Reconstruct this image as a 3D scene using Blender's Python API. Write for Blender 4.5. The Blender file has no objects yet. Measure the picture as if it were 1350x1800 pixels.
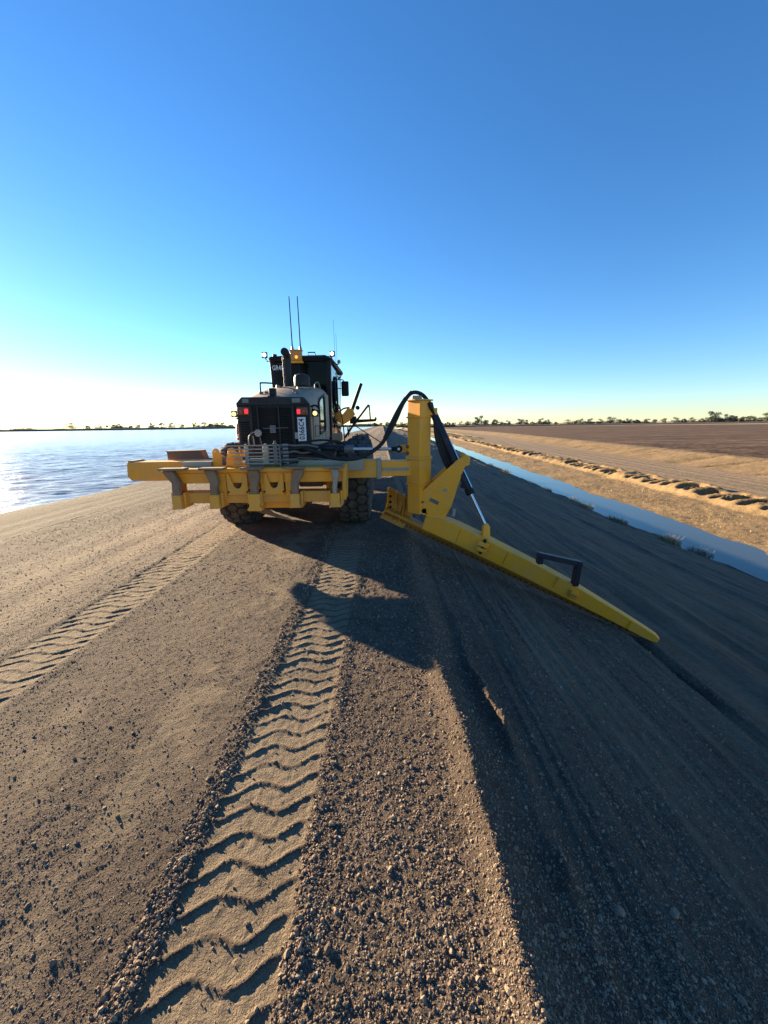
import bpy, bmesh, math, random
import numpy as np
from mathutils import Vector, Matrix

random.seed(7)
rng = np.random.default_rng(11)
sc = bpy.context.scene
COL = sc.collection
R = math.radians

# ------------------------------------------------------------------ camera
CAM_H = 1.8
PITCH, ROLL = R(12.8), R(0.8)
cam_d = bpy.data.cameras.new('camera')
cam_d.sensor_fit = 'HORIZONTAL'; cam_d.sensor_width = 36.0; cam_d.lens = 18.0
cam_d.clip_start = 0.05; cam_d.clip_end = 8000
cam = bpy.data.objects.new('camera', cam_d); COL.objects.link(cam)
cp, sp = math.cos(PITCH), math.sin(PITCH)
c_right, c_up, c_fwd = Vector((1, 0, 0)), Vector((0, sp, cp)), Vector((0, cp, -sp))
ax = c_right*math.cos(ROLL) - c_up*math.sin(ROLL)
au = c_up*math.cos(ROLL) + c_right*math.sin(ROLL)
M = Matrix.Identity(4)
for i in range(3):
    M[i][0] = ax[i]; M[i][1] = au[i]; M[i][2] = -c_fwd[i]
M[2][3] = CAM_H
cam.matrix_world = M
sc.camera = cam

# ------------------------------------------------------------------ sky, sun, exposure
SUN_AZ, SUN_EL = R(51.0), R(13.0)          # azimuth is measured to the left of +Y
world = bpy.data.worlds.new('World'); sc.world = world
world.use_nodes = True
wn = world.node_tree; wn.nodes.clear()
w_out = wn.nodes.new('ShaderNodeOutputWorld'); w_bg = wn.nodes.new('ShaderNodeBackground')
sky = wn.nodes.new('ShaderNodeTexSky'); sky.sky_type = 'NISHITA'; sky.sun_disc = False
sky.sun_elevation = SUN_EL; sky.sun_rotation = -SUN_AZ
sky.altitude = 50; sky.air_density = 1.0; sky.dust_density = 0.035; sky.ozone_density = 4.3
w_bg.inputs['Strength'].default_value = 0.062
w_hs = wn.nodes.new('ShaderNodeHueSaturation'); w_hs.inputs['Saturation'].default_value = 1.13; w_hs.inputs['Hue'].default_value = 0.504
wn.links.new(sky.outputs[0], w_hs.inputs['Color']); wn.links.new(w_hs.outputs[0], w_bg.inputs[0]); wn.links.new(w_bg.outputs[0], w_out.inputs[0])

sun_d = bpy.data.lights.new('sun', 'SUN'); sun_d.energy = 5.0; sun_d.angle = R(0.55)
sun_d.color = (1.0, 0.79, 0.52)
sun = bpy.data.objects.new('sun', sun_d); COL.objects.link(sun)
sdir = Vector((-math.sin(SUN_AZ)*math.cos(SUN_EL), math.cos(SUN_AZ)*math.cos(SUN_EL), math.sin(SUN_EL)))
sun.rotation_euler = sdir.to_track_quat('Z', 'Y').to_euler()
sun.location = (-30, 30, 20)

sc.view_settings.view_transform = 'Standard'; sc.view_settings.look = 'None'
sc.view_settings.exposure = 2.1; sc.view_settings.gamma = 1.0
sc.view_settings.use_curve_mapping = False
sc.cycles.max_bounces = 6

# ------------------------------------------------------------------ materials
MATS = {}
def new_mat(name):
    m = bpy.data.materials.new(name); m.use_nodes = True
    MATS[name] = m
    nt = m.node_tree
    return m, nt, nt.nodes['Principled BSDF']
def noise(nt, vec, scale, detail=4, rough=0.6):
    n = nt.nodes.new('ShaderNodeTexNoise'); n.inputs['Scale'].default_value = scale
    n.inputs['Detail'].default_value = detail; n.inputs['Roughness'].default_value = rough
    nt.links.new(vec, n.inputs['Vector']); return n
def ramp(nt, fac, stops):
    r = nt.nodes.new('ShaderNodeValToRGB')
    e = r.color_ramp.elements
    while len(e) < len(stops): e.new(0.5)
    for i, (p, c) in enumerate(stops):
        e[i].position = p; e[i].color = (*c, 1) if len(c) == 3 else c
    nt.links.new(fac, r.inputs[0]); return r
def mix(nt, fac, a, b, blend='MIX'):
    n = nt.nodes.new('ShaderNodeMix'); n.data_type = 'RGBA'; n.blend_type = blend
    for sock, v in ((n.inputs[0], fac), (n.inputs[6], a), (n.inputs[7], b)):
        if isinstance(v, (int, float)): sock.default_value = v
        elif isinstance(v, tuple): sock.default_value = (*v, 1)
        else: nt.links.new(v, sock)
    return n.outputs[2]
def math_n(nt, op, a, b=None, clamp=False):
    n = nt.nodes.new('ShaderNodeMath'); n.operation = op; n.use_clamp = clamp
    for sock, v in ((n.inputs[0], a), (n.inputs[1], b)):
        if v is None: continue
        if isinstance(v, (int, float)): sock.default_value = v
        else: nt.links.new(v, sock)
    return n.outputs[0]
def position(nt):
    return nt.nodes.new('ShaderNodeNewGeometry').outputs['Position']
def attr(nt, name):
    n = nt.nodes.new('ShaderNodeAttribute'); n.attribute_name = name; return n.outputs['Fac']
def mapping(nt, vec, scale):
    n = nt.nodes.new('ShaderNodeMapping'); n.inputs['Scale'].default_value = scale
    nt.links.new(vec, n.inputs['Vector']); return n.outputs[0]
def bump(nt, bsdf, h, strength, dist):
    b = nt.nodes.new('ShaderNodeBump'); b.inputs['Strength'].default_value = strength
    b.inputs['Distance'].default_value = dist
    nt.links.new(h, b.inputs['Height']); nt.links.new(b.outputs[0], bsdf.inputs['Normal'])

def paint(name, col, rough=0.45, metal=0.0, dust=0.35, dust_col=(0.36, 0.28, 0.18), scale=5.0, wear=None, wlim=(0.60, 0.66)):
    m, nt, b = new_mat(name)
    tc = nt.nodes.new('ShaderNodeTexCoord').outputs['Object']
    n1 = noise(nt, tc, scale, 7, 0.68); n2 = noise(nt, tc, scale*7, 4, 0.6)
    s = math_n(nt, 'ADD', math_n(nt, 'MULTIPLY', n1.outputs[0], 0.7), math_n(nt, 'MULTIPLY', n2.outputs[0], 0.3))
    f = ramp(nt, s, [(0.40, (0, 0, 0)), (0.68, (1, 1, 1))]).outputs[0]
    f = math_n(nt, 'MULTIPLY', f, dust)
    base = mix(nt, math_n(nt, 'MULTIPLY', n2.outputs[0], 0.35), col, tuple(c*0.72 for c in col))
    colr = mix(nt, f, base, dust_col)
    if wear:
        n3 = noise(nt, tc, scale*2.3, 9, 0.75)
        wf = ramp(nt, n3.outputs[0], [(wlim[0], (0, 0, 0)), (wlim[1], (1, 1, 1))]).outputs[0]
        colr = mix(nt, math_n(nt, 'MULTIPLY', wf, 0.8), colr, wear)
    nt.links.new(colr, b.inputs['Base Color'])
    rr = math_n(nt, 'ADD', math_n(nt, 'MULTIPLY', f, 0.5), rough, clamp=True)
    nt.links.new(rr, b.inputs['Roughness'])
    b.inputs['Metallic'].default_value = metal
    bump(nt, b, n2.outputs[0], 0.12, 0.004)
    return m
def emis(name, col, strength, base=(0.3, 0.3, 0.3)):
    m, nt, b = new_mat(name)
    b.inputs['Base Color'].default_value = (*base, 1)
    b.inputs['Emission Color'].default_value = (*col, 1); b.inputs['Emission Strength'].default_value = strength
    b.inputs['Roughness'].default_value = 0.2
    tc = nt.nodes.new('ShaderNodeTexCoord').outputs['Object']
    n = noise(nt, tc, 60, 2); bump(nt, b, n.outputs[0], 0.3, 0.003)
    return m

def rubber_tread():
    m = MATS['rubber']; nt = m.node_tree; b = nt.nodes['Principled BSDF']
    src = b.inputs['Base Color'].links[0].from_socket
    nt.links.new(mix(nt, attr(nt, 'groove'), src, (0.010, 0.010, 0.010)), b.inputs['Base Color'])
YEL = (0.98, 0.375, 0.004)
paint('yellow', YEL, 0.45, dust=0.28, wear=(0.34, 0.20, 0.09), wlim=(0.665, 0.70))
paint('yellow_dusty', (0.86, 0.36, 0.012), 0.52, dust=0.50, dust_col=(0.40, 0.31, 0.19))
paint('yellow_worn', (0.66, 0.27, 0.012), 0.5, dust=0.55, dust_col=(0.22, 0.13, 0.07), wear=(0.12, 0.06, 0.035))
paint('charcoal', (0.015, 0.017, 0.018), 0.5, dust=0.22, dust_col=(0.15, 0.13, 0.11))
paint('black', (0.006, 0.006, 0.007), 0.5, dust=0.10, dust_col=(0.12, 0.10, 0.085))
paint('cream', (0.37, 0.275, 0.185), 0.5, dust=0.8, dust_col=(0.28, 0.20, 0.13))
paint('rubber', (0.028, 0.027, 0.026), 0.8, dust=0.8, dust_col=(0.17, 0.135, 0.10), scale=7)
rubber_tread()
paint('hose_rubber', (0.012, 0.012, 0.013), 0.55, dust=0.25, dust_col=(0.12, 0.10, 0.08))
paint('blue_black', (0.010, 0.013, 0.028), 0.4, dust=0.1)
paint('steel', (0.30, 0.29, 0.28), 0.4, 0.7, dust=0.55, dust_col=(0.30, 0.25, 0.19))
paint('grey_steel', (0.13, 0.13, 0.13), 0.5, 0.3, dust=0.6, dust_col=(0.26, 0.22, 0.17))
paint('rusty', (0.13, 0.09, 0.065), 0.7, 0.3, dust=0.6, dust_col=(0.22, 0.15, 0.10))
paint('shank_steel', (0.20, 0.12, 0.065), 0.65, 0.0, dust=0.7, dust_col=(0.36, 0.25, 0.155))
paint('chrome', (0.65, 0.65, 0.66), 0.12, 1.0, dust=0.06)
paint('lamp_housing', (0.11, 0.035, 0.012), 0.4, dust=0.3)
paint('extinguisher_red', (0.45, 0.02, 0.015), 0.35, dust=0.3)
paint('plate_white', (0.72, 0.73, 0.76), 0.4, dust=0.15)
paint('ink', (0.012, 0.012, 0.025), 0.5, dust=0.0)
paint('letter_white', (0.75, 0.75, 0.75), 0.5, dust=0.1)
paint('sticker_grey', (0.16, 0.17, 0.18), 0.5, dust=0.2)
paint('cutting_edge', (0.40, 0.17, 0.025), 0.5, 0.1, dust=0.6, dust_col=(0.15, 0.075, 0.035))
paint('worn_grey', (0.30, 0.29, 0.24), 0.5, 0.2, dust=0.5)
paint('glass', (0.006, 0.007, 0.008), 0.03, dust=0.02)
for _n in ('charcoal', 'black', 'blue_black', 'hose_rubber'): MATS[_n].node_tree.nodes['Principled BSDF'].inputs['Specular IOR Level'].default_value = 0.25
MATS['glass'].node_tree.nodes['Principled BSDF'].inputs['Specular IOR Level'].default_value = 0.35
paint('tinted_glass', (0.004, 0.0045, 0.005), 0.06, dust=0.02)
MATS['tinted_glass'].node_tree.nodes['Principled BSDF'].inputs['Specular IOR Level'].default_value = 0.10
paint('pipe_steel', (0.40, 0.37, 0.31), 0.45, 0.2, dust=0.4, dust_col=(0.36, 0.30, 0.22))
emis('red_lit', (1.0, 0.015, 0.03), 0.45, (0.35, 0.01, 0.01))
emis('warm_lit', (1.0, 0.80, 0.30), 0.32, (0.6, 0.5, 0.2))
emis('white_lit', (1.0, 0.93, 0.82), 0.5, (0.7, 0.7, 0.7))
emis('amber_spot', (1.0, 0.35, 0.02), 0.5, (0.6, 0.2, 0.01))
paint('antenna_black', (0.006, 0.007, 0.009), 0.95, dust=0.0)
MATS['antenna_black'].node_tree.nodes['Principled BSDF'].inputs['Specular IOR Level'].default_value = 0.05
paint('amber', (0.62, 0.22, 0.01), 0.2, dust=0.1)
paint('red_lens', (0.30, 0.02, 0.012), 0.25, dust=0.2)

def soil_mat(name, dark, mid, pale, bump_scale=(220, 60), bstr=0.5, bdist=0.01, rough=0.95, vs=(1.3, 14), lim=(0.36, 0.64)):
    m, nt, b = new_mat(name)
    p = position(nt)
    n1 = noise(nt, p, vs[0], 6, 0.6); n2 = noise(nt, p, vs[1], 5, 0.65); n3 = noise(nt, p, bump_scale[0], 3, 0.6); n4 = noise(nt, p, bump_scale[1], 4, 0.65)
    t = attr(nt, 'tone'); w = attr(nt, 'wet')
    v = math_n(nt, 'ADD', math_n(nt, 'MULTIPLY', n2.outputs[0], 0.55), math_n(nt, 'MULTIPLY', n1.outputs[0], 0.45))
    c1 = ramp(nt, v, [(lim[0], dark), (lim[1], mid)]).outputs[0]
    tv = math_n(nt, 'MULTIPLY', t, math_n(nt, 'ADD', math_n(nt, 'MULTIPLY', n2.outputs[0], 0.7), 0.6), clamp=True)
    c2 = mix(nt, tv, c1, pale)
    sp_ = ramp(nt, n3.outputs[0], [(0.30, (0.62, 0.62, 0.62)), (0.62, (1.18, 1.18, 1.18))]).outputs[0]
    c3 = mix(nt, 0.75, c2, sp_, 'MULTIPLY')
    c4 = mix(nt, w, c3, mix(nt, 1.0, c3, (0.30, 0.27, 0.25), 'MULTIPLY'))
    nt.links.new(c4, b.inputs['Base Color'])
    b.inputs['Roughness'].default_value = rough
    b.inputs['Specular IOR Level'].default_value = 0.25
    h = math_n(nt, 'ADD', math_n(nt, 'MULTIPLY', n3.outputs[0], 0.4), n4.outputs[0])
    bump(nt, b, h, bstr, bdist)
    return m
soil_mat('soil', (0.082, 0.058, 0.042), (0.152, 0.109, 0.079), (0.29, 0.220, 0.142), (170, 95), 1.0, 0.032, lim=(0.41, 0.60))
soil_mat('sand', (0.135, 0.092, 0.045), (0.275, 0.180, 0.085), (0.205, 0.148, 0.092), (14, 3), 0.7, 0.10, vs=(0.22, 1.6), lim=(0.40, 0.60))
def field_mat():
    m, nt, b = new_mat('field_soil')
    p = position(nt)
    r1 = noise(nt, mapping(nt, p, (0.025, 0.30, 1)), 1.0, 6, 0.75); r2 = noise(nt, mapping(nt, p, (0.14, 0.40, 1)), 1.0, 6, 0.8); r3 = noise(nt, p, 0.03, 3)
    v = math_n(nt, 'ADD', math_n(nt, 'MULTIPLY', r1.outputs[0], 0.45), math_n(nt, 'MULTIPLY', r2.outputs[0], 0.55))
    c = ramp(nt, v, [(0.40, (0.030, 0.017, 0.013)), (0.50, (0.098, 0.062, 0.040)), (0.60, (0.215, 0.145, 0.09))]).outputs[0]
    c = mix(nt, math_n(nt, 'MULTIPLY', r3.outputs[0], 0.4), c, (0.16, 0.10, 0.065))
    c = mix(nt, attr(nt, 'tone'), c, (0.36, 0.28, 0.18))
    nt.links.new(c, b.inputs['Base Color']); b.inputs['Roughness'].default_value = 0.95; b.inputs['Specular IOR Level'].default_value = 0.1
    bump(nt, b, v, 0.9, 0.35)
field_mat()

def clod_mat():
    m, nt, b = new_mat('clod')
    p = position(nt)
    oi = nt.nodes.new('ShaderNodeObjectInfo').outputs['Random']
    c = ramp(nt, oi, [(0.0, (0.115, 0.081, 0.058)), (0.5, (0.205, 0.146, 0.100)), (0.90, (0.275, 0.202, 0.135)), (1.0, (0.32, 0.25, 0.175))]).outputs[0]
    n = noise(nt, p, 160, 4)
    c = mix(nt, 0.7, c, ramp(nt, n.outputs[0], [(0.3, (0.6, 0.6, 0.6)), (0.65, (1.2, 1.2, 1.2))]).outputs[0], 'MULTIPLY')
    nt.links.new(c, b.inputs['Base Color']); b.inputs['Roughness'].default_value = 0.9
    b.inputs['Specular IOR Level'].default_value = 0.25
    bump(nt, b, n.outputs[0], 0.5, 0.004)
clod_mat()

def water_mat(name, base, rough, s1, s2, strength, dist):
    m, nt, b = new_mat(name)
    p = position(nt)
    b.inputs['Base Color'].default_value = (*base, 1); b.inputs['Roughness'].default_value = rough
    b.inputs['IOR'].default_value = 1.333
    n1 = noise(nt, mapping(nt, p, s1), 1.0, 4, 0.55); n2 = noise(nt, mapping(nt, p, s2), 1.0, 3, 0.5)
    h = math_n(nt, 'ADD', n1.outputs[0], math_n(nt, 'MULTIPLY', n2.outputs[0], 0.5))
    bump(nt, b, h, strength, dist)
water_mat('lake_water', (0.31, 0.28, 0.23), 0.16, (0.9, 2.6, 1), (3.0, 8.0, 1), 0.55, 0.11)
water_mat('channel_water', (0.05, 0.055, 0.045), 0.03, (0.6, 0.5, 1), (3, 2.5, 1), 0.10, 0.02)

def leaf_mat(name, a, c_, rough=0.7):
    m, nt, b = new_mat(name)
    p = position(nt)
    n = noise(nt, p, 0.9 if 'tree' in name else 20, 4)
    oi = nt.nodes.new('ShaderNodeObjectInfo').outputs['Random']
    v = math_n(nt, 'ADD', math_n(nt, 'MULTIPLY', n.outputs[0], 0.7), math_n(nt, 'MULTIPLY', oi, 0.3))
    nt.links.new(ramp(nt, v, [(0.30, a), (0.70, c_)]).outputs[0], b.inputs['Base Color'])
    b.inputs['Roughness'].default_value = rough
leaf_mat('tree_leaf', (0.045, 0.055, 0.030), (0.10, 0.11, 0.06))
leaf_mat('tree_bark', (0.07, 0.055, 0.042), (0.15, 0.12, 0.095))
leaf_mat('dry_grass', (0.24, 0.165, 0.065), (0.42, 0.31, 0.13))
leaf_mat('olive_grass', (0.10, 0.085, 0.04), (0.20, 0.155, 0.075))

# ------------------------------------------------------------------ mesh helpers
class MB:
    """collects geometry in world metres and links it as one mesh object"""
    def __init__(s): s.v = []; s.f = []
    def add(s, vs, fs):
        o = len(s.v); s.v += [tuple(v) for v in vs]; s.f += [tuple(i+o for i in f) for f in fs]; return s
    def box(s, x0, x1, y0, y1, z0, z1):
        return s.add([(x0,y0,z0),(x1,y0,z0),(x1,y1,z0),(x0,y1,z0),(x0,y0,z1),(x1,y0,z1),(x1,y1,z1),(x0,y1,z1)],
                     [(0,3,2,1),(4,5,6,7),(0,1,5,4),(1,2,6,5),(2,3,7,6),(3,0,4,7)])
    def obox(s, c, e1, e2, e3, h1, h2, h3):
        c, e1, e2, e3 = Vector(c), Vector(e1).normalized(), Vector(e2).normalized(), Vector(e3).normalized()
        vs = [c+e1*(a*h1)+e2*(b*h2)+e3*(d*h3) for d in (-1, 1) for a, b in ((-1,-1),(1,-1),(1,1),(-1,1))]
        return s.add(vs, [(0,3,2,1),(4,5,6,7),(0,1,5,4),(1,2,6,5),(2,3,7,6),(3,0,4,7)])
    def prism(s, poly, off):
        n = len(poly); off = Vector(off)
        a = [Vector(p) for p in poly]; b = [p+off for p in a]
        return s.add(a+b, [tuple(range(n-1, -1, -1)), tuple(range(n, 2*n))] + [(i, (i+1) % n, n+(i+1) % n, n+i) for i in range(n)])
    def loft(s, rings, closed=True, caps=True):
        n = len(rings[0]); vs = [v for r in rings for v in r]; fs = []
        for k in range(len(rings)-1):
            for i in range(n if closed else n-1):
                j = (i+1) % n
                fs.append((k*n+i, k*n+j, (k+1)*n+j, (k+1)*n+i))
        if caps and closed:
            fs.append(tuple(range(n-1, -1, -1))); fs.append(tuple(range((len(rings)-1)*n, len(rings)*n)))
        return s.add(vs, fs)
    def tube(s, pts, r, n=10, smooth=0):
        P = [Vector(p) for p in pts]
        if smooth:
            Q = []
            for i in range(len(P)-1):
                p0 = P[max(i-1, 0)]; p1 = P[i]; p2 = P[i+1]; p3 = P[min(i+2, len(P)-1)]
                for k in range(smooth):
                    t = k/smooth
                    Q.append(0.5*((2*p1)+(p2-p0)*t+(2*p0-5*p1+4*p2-p3)*t*t+(3*p1-p0-3*p2+p3)*t**3))
            Q.append(P[-1]); P = Q
        rr = r if isinstance(r, (list, tuple)) else [r]*len(P)
        if len(rr) != len(P): rr = list(np.interp(np.linspace(0, 1, len(P)), np.linspace(0, 1, len(rr)), rr))
        rings = []; up = None
        for i, p in enumerate(P):
            d = (P[min(i+1, len(P)-1)]-P[max(i-1, 0)]).normalized()
            if up is None:
                up = Vector((0, 0, 1)) if abs(d.z) < 0.9 else Vector((1, 0, 0))
            u = (up-d*up.dot(d)).normalized(); w = d.cross(u); up = u
            rings.append([p+u*(rr[i]*math.cos(2*math.pi*k/n))+w*(rr[i]*math.sin(2*math.pi*k/n)) for k in range(n)])
        return s.loft(rings)
    def lathe(s, prof, c, axis='z', n=28):
        rings = []
        for (r, h) in prof:
            ring = []
            for k in range(n):
                a = 2*math.pi*k/n; x, y = r*math.cos(a), r*math.sin(a)
                ring.append({'z': (c[0]+x, c[1]+y, c[2]+h), 'x': (c[0]+h, c[1]+x, c[2]+y), 'y': (c[0]+x, c[1]+h, c[2]+y)}[axis])
            rings.append(ring)
        return s.loft(rings)
    def build(s, name, mat, parent=None, org=(0, 0, 0), bevel=0.0, smooth=True, ang=35):
        me = bpy.data.meshes.new(name)
        ox, oy, oz = org
        me.from_pydata([(x-ox, y-oy, z-oz) for x, y, z in s.v], [], s.f)
        bm = bmesh.new(); bm.from_mesh(me); bmesh.ops.recalc_face_normals(bm, faces=bm.faces); bm.to_mesh(me); bm.free()
        me.materials.append(MATS[mat])
        if smooth:
            me.shade_smooth(); me.set_sharp_from_angle(angle=R(ang))
        o = bpy.data.objects.new(name, me); COL.objects.link(o); o.parent = parent
        if bevel:
            b = o.modifiers.new('bevel', 'BEVEL'); b.width = bevel; b.segments = 2; b.limit_method = 'ANGLE'; b.angle_limit = R(30)
        return o

def tag(o, label=None, cat=None, group=None, kind=None):
    if label: o['label'] = label
    if cat: o['category'] = cat
    if group: o['group'] = group
    if kind: o['kind'] = kind
    return o
def empty(name, loc):
    o = bpy.data.objects.new(name, None); COL.objects.link(o); o.location = loc; return o
def copy_tree(o, parent=None):
    c = o.copy(); COL.objects.link(c); c.parent = parent
    for ch in o.children: copy_tree(ch, c)
    return c

# ------------------------------------------------------------------ numpy noise and terrain
def _h(ix, iy, seed):
    n = (ix.astype(np.int64)*374761393 + iy.astype(np.int64)*668265263 + seed*974634777) & 0xFFFFFFFF
    n = ((n ^ (n >> 13))*1274126177) & 0xFFFFFFFF
    n = ((n ^ (n >> 16))*2246822519) & 0xFFFFFFFF
    return ((n ^ (n >> 15)) & 0xFFFF)/65535.0*2-1
def vn(x, y, seed=0):
    xi, yi = np.floor(x), np.floor(y); fx, fy = x-xi, y-yi
    fx = fx*fx*fx*(fx*(fx*6-15)+10); fy = fy*fy*fy*(fy*(fy*6-15)+10)
    a, b, c, d = _h(xi, yi, seed), _h(xi+1, yi, seed), _h(xi, yi+1, seed), _h(xi+1, yi+1, seed)
    return (a+(b-a)*fx)*(1-fy)+(c+(d-c)*fx)*fy
def fbm(x, y, oct=4, seed=0, gain=0.5):
    s = 0; a = 1.0; t = 0
    for k in range(oct):
        s = s+a*vn(x*2**k+17.3*k, y*2**k-9.1*k, seed+k); t += a; a *= gain
    return s/t
def sstep(x, a, b):
    t = np.clip((x-a)/(b-a), 0, 1); return t*t*(3-2*t)

KR = 1.257        # size of the land right of the channel
EX = [-400, -30, -17, -12.5, -7.0, -4.2, -3.2, 0.36, 0.46, 0.62, 0.80, 3.42, 18.1, 19.6, 21.6, 40]
EZ = [-6.0, -4.0, -2.1, -0.90, -0.40, -0.10, 0.0, 0.0, -0.025, -0.115, -0.18, -1.02, -5.75, -6.6, -6.8, -6.8]
def shift0(Y): return 0.033*np.clip(Y-14, 0, 140)
def shift(Y): return KR*shift0(Y/KR)

TRACKS = [  # centre x, half width, strength, phase, slant
    (-0.60, 0.225, 1.00, 0.00, 0.045),
    (-2.86, 0.245, 1.10, 0.05, 0.045),
    (-3.95, 0.27, 0.45, 0.02, 0.045),
    (-4.75, 0.27, 0.38, 0.09, 0.045),
    (-1.42, 0.24, 0.16, 0.04, 0.05),
    (1.75, 0.26, 0.12, 0.04, 0.05),
]
def emb(X, Y):
    """height, tone (pale compacted soil) and wet of the embankment"""
    sh = shift(Y)*sstep(X, 1.5, 18.0)
    Xs = X-sh
    z = np.interp(Xs-0.09*(1-sstep(Y, 1.8, 2.9))*(1-sstep(X, 0.7, 2.0))*(X > 0), EX, EZ)
    far = np.clip(1-(np.hypot(X, Y)-14)/14, 0, 1)
    # shore line meander on the lake side, long swales
    left = sstep(-X, 3.5, 8)
    z = z + left*0.10*fbm(X*0.25, Y*0.10, 3, 5) + 0.022*sstep(-X, 2.8, 5)*vn(X*2.2, Y*0.10, 8)
    z = z + 0.025*vn(X*0.8, Y*0.3, 12)*np.where(X > 0.6, 2.0, 1.0)
    # lower slope: benches and drag lines running along the bank
    low = sstep(X, 3.3, 4.5)*(1-sstep(Xs, 17.2, 18.4))
    z = z + low*(0.07*vn(Xs*1.5, Y*0.05, 21)+0.05*vn(Xs*3.7, Y*0.09, 22)+0.04*fbm(X*1.2, Y*0.7, 3, 23))
    z = z + 0.34*sstep(Xs, 15.4, 17.4)*(1-sstep(Xs, 18.0, 19.2))*fbm(X*0.45, Y*0.33, 4, 27, 0.6)
    # crest windrow
    Xm = X-0.10*(1-sstep(Y, 1.8, 2.9))-0.035*vn(Y*0.9, Y*0+3.3, 31)-0.018*vn(Y*4.0, Y*0+1.3, 32)
    z = z + 0.045*np.exp(-((Xm-0.365)/0.075)**2) - 0.008*np.exp(-((Xm-0.56)/0.06)**2)
    r2 = 0.10+0.12*vn(Y*1.1, Y*0+7.7, 33)+0.8*np.exp(-((Y-2.25)/0.33)**2)+0.45*np.exp(-((Y-1.27)/0.10)**2)
    z = z + 0.110*r2*np.exp(-((Xm-0.67+0.015*vn(Y*7, Y*0, 34))/0.035)**2)*(0.85+0.3*vn(X*30, Y*25, 38))
    z = z + 0.016*vn(Xm*9, Y*0.25, 35)*sstep(X, 0.5, 0.7)*(1-sstep(X, 1.4, 2.6))+sstep(X, 0.7, 0.9)*(1-sstep(X, 3.3, 4.2))*(0.006*vn(Xs*30, Y*0.5, 41)+0.006*vn(Xs*13, Y*0.3, 42))*far
    # furrow left by the blade tip, only behind the blade
    fy = 1-sstep(Y, 4.5, 5.2)
    Xf = X-3.30-0.05*vn(Y*1.5, Y*0+2.2, 36)-0.03*vn(Y*6, Y*0, 37)
    z = z - fy*0.05*np.exp(-(Xf/0.08)**2)*(0.35+0.65*sstep(Y, 2.6, 3.6)) + fy*0.03*np.exp(-((Xf+0.16)/0.09)**2)*(0.6+0.5*vn(Y*3, X*2, 40)) + fy*0.025*np.exp(-((Xf-0.2)/0.1)**2)
    wet = fy*np.exp(-((Xf-0.02)/0.10)**2)*np.clip(0.75+0.8*vn(Y*2.2, X*3, 39), 0, 1)*sstep(Y, 2.6, 3.5)
    wet = wet + 0.9*sstep(Xs, 17.6, 18.0)*(1-sstep(Xs, 21, 23))
    wet = wet + 0.8*sstep(-X, 4.2, 7.0)+0.3*sstep(-X, 11.4, 12.3)
    # tyre prints
    tone = 0.10*np.ones_like(X); smooth = np.zeros_like(X)
    for k, (xc, hw, st, ph, sl) in enumerate(TRACKS):
        xcc = xc+0.03*vn(Y*0.25, Y*0+k, 50+k)
        u = (X-xcc)/hw
        ins = np.clip((1.08-np.abs(u))/0.16, 0, 1)
        if k == 0 or k == 1: ylim = 1-sstep(Y, 6.9, 7.2)
        else: ylim = 1.0
        s_ = st*ylim*(0.8+0.2*vn(Y*0.8, Y*0+k, 60+k))
        pitch = 0.120
        wob = 0.005*vn(X*9, Y*7, 70+k)+0.002*vn(X*30, Y*30, 75+k)
        yy = Y-sl*u+0.026*np.sin(u*math.pi*1.6)+wob
        yy = yy+0.012*vn(Y*2.3, u*0.8, 86+k)
        ci = np.floor((yy+ph)/pitch)
        t = (yy+ph)/pitch-ci-0.5
        rid = np.exp(-(np.abs(t)/0.095)**2.4)
        # short fore-and-aft walls between lugs, left on odd rows and right on even rows
        side = np.where(ci % 2 == 0, 0.30, -0.26)
        lon = np.exp(-((u-side)/0.04)**2)*0.45
        amp = 0.90+0.40*vn(ci*3.7+1.1, u*1.9, 80+k)+0.15*vn(X*22, Y*22, 82+k)
        rid = np.maximum(rid*np.clip(amp, 0.35, 1.25), lon*np.clip(amp-0.3, 0, 1))
        deep = (1+0.25*(1-sstep(Y, 1.0, 1.9)))
        z = z + s_*ins*(-0.0060+0.0080*rid)*deep + s_*0.006*np.exp(-((np.abs(u)-1.22)/0.15)**2)*(0.7+0.5*vn(X*4, Y*5, 90+k))
        z = z + s_*ins*(0.0016*vn(X*7, Y*6, 87+k)+0.0016*vn(X*40, Y*40, 88+k))
        fl = ins*(1-np.clip(rid*1.3, 0, 1))
        tone = np.maximum(tone, st*ylim*fl*(0.9+0.3*vn(X*6, Y*6, 95+k)))
        smooth = np.maximum(smooth, np.clip(st*1.2, 0, 1)*ylim*ins*(1-0.75*rid))
    # patches of pressed pale soil between the tracks and on the lake side
    pt = np.clip(fbm(X*1.7+0.3*Y, Y*0.55, 4, 101)*2.2-0.25, 0, 1)*sstep(-X, 0.75, 1.3)*(1-sstep(-X, 7, 10))
    pt2 = np.exp(-((X+1.28+0.1*vn(Y*0.7, Y*0, 104))/0.28)**2)*np.clip(0.5+1.2*vn(X*3, Y*1.3, 105), 0, 1)
    pt = np.maximum(pt*0.7, pt2*0.9)*(X < 0.2)*np.clip(0.75+0.9*vn(X*9, Y*7, 106), 0, 1)
    tone = np.clip(np.maximum(tone, 0.75*pt), 0, 1); smooth = np.maximum(smooth, 0.75*pt)
    tone = tone*np.where(X > 0.55, 0.4, 1.0)+sstep(X, 0.7, 1.0)*(0.30*np.clip(vn(Xs*9, Y*0.35, 130), 0, 1)+0.30*np.clip(vn(Xs*34, Y*0.6, 131), 0, 1)+0.25*np.clip(fbm(X*2, Y*0.8, 3, 132), 0, 1))
    # loose clods
    ro = (1-0.86*smooth)*far*np.where(X > 0.52, 0.75, 1.0)*np.where(X < -0.95, 0.50, 1.0)
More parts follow.
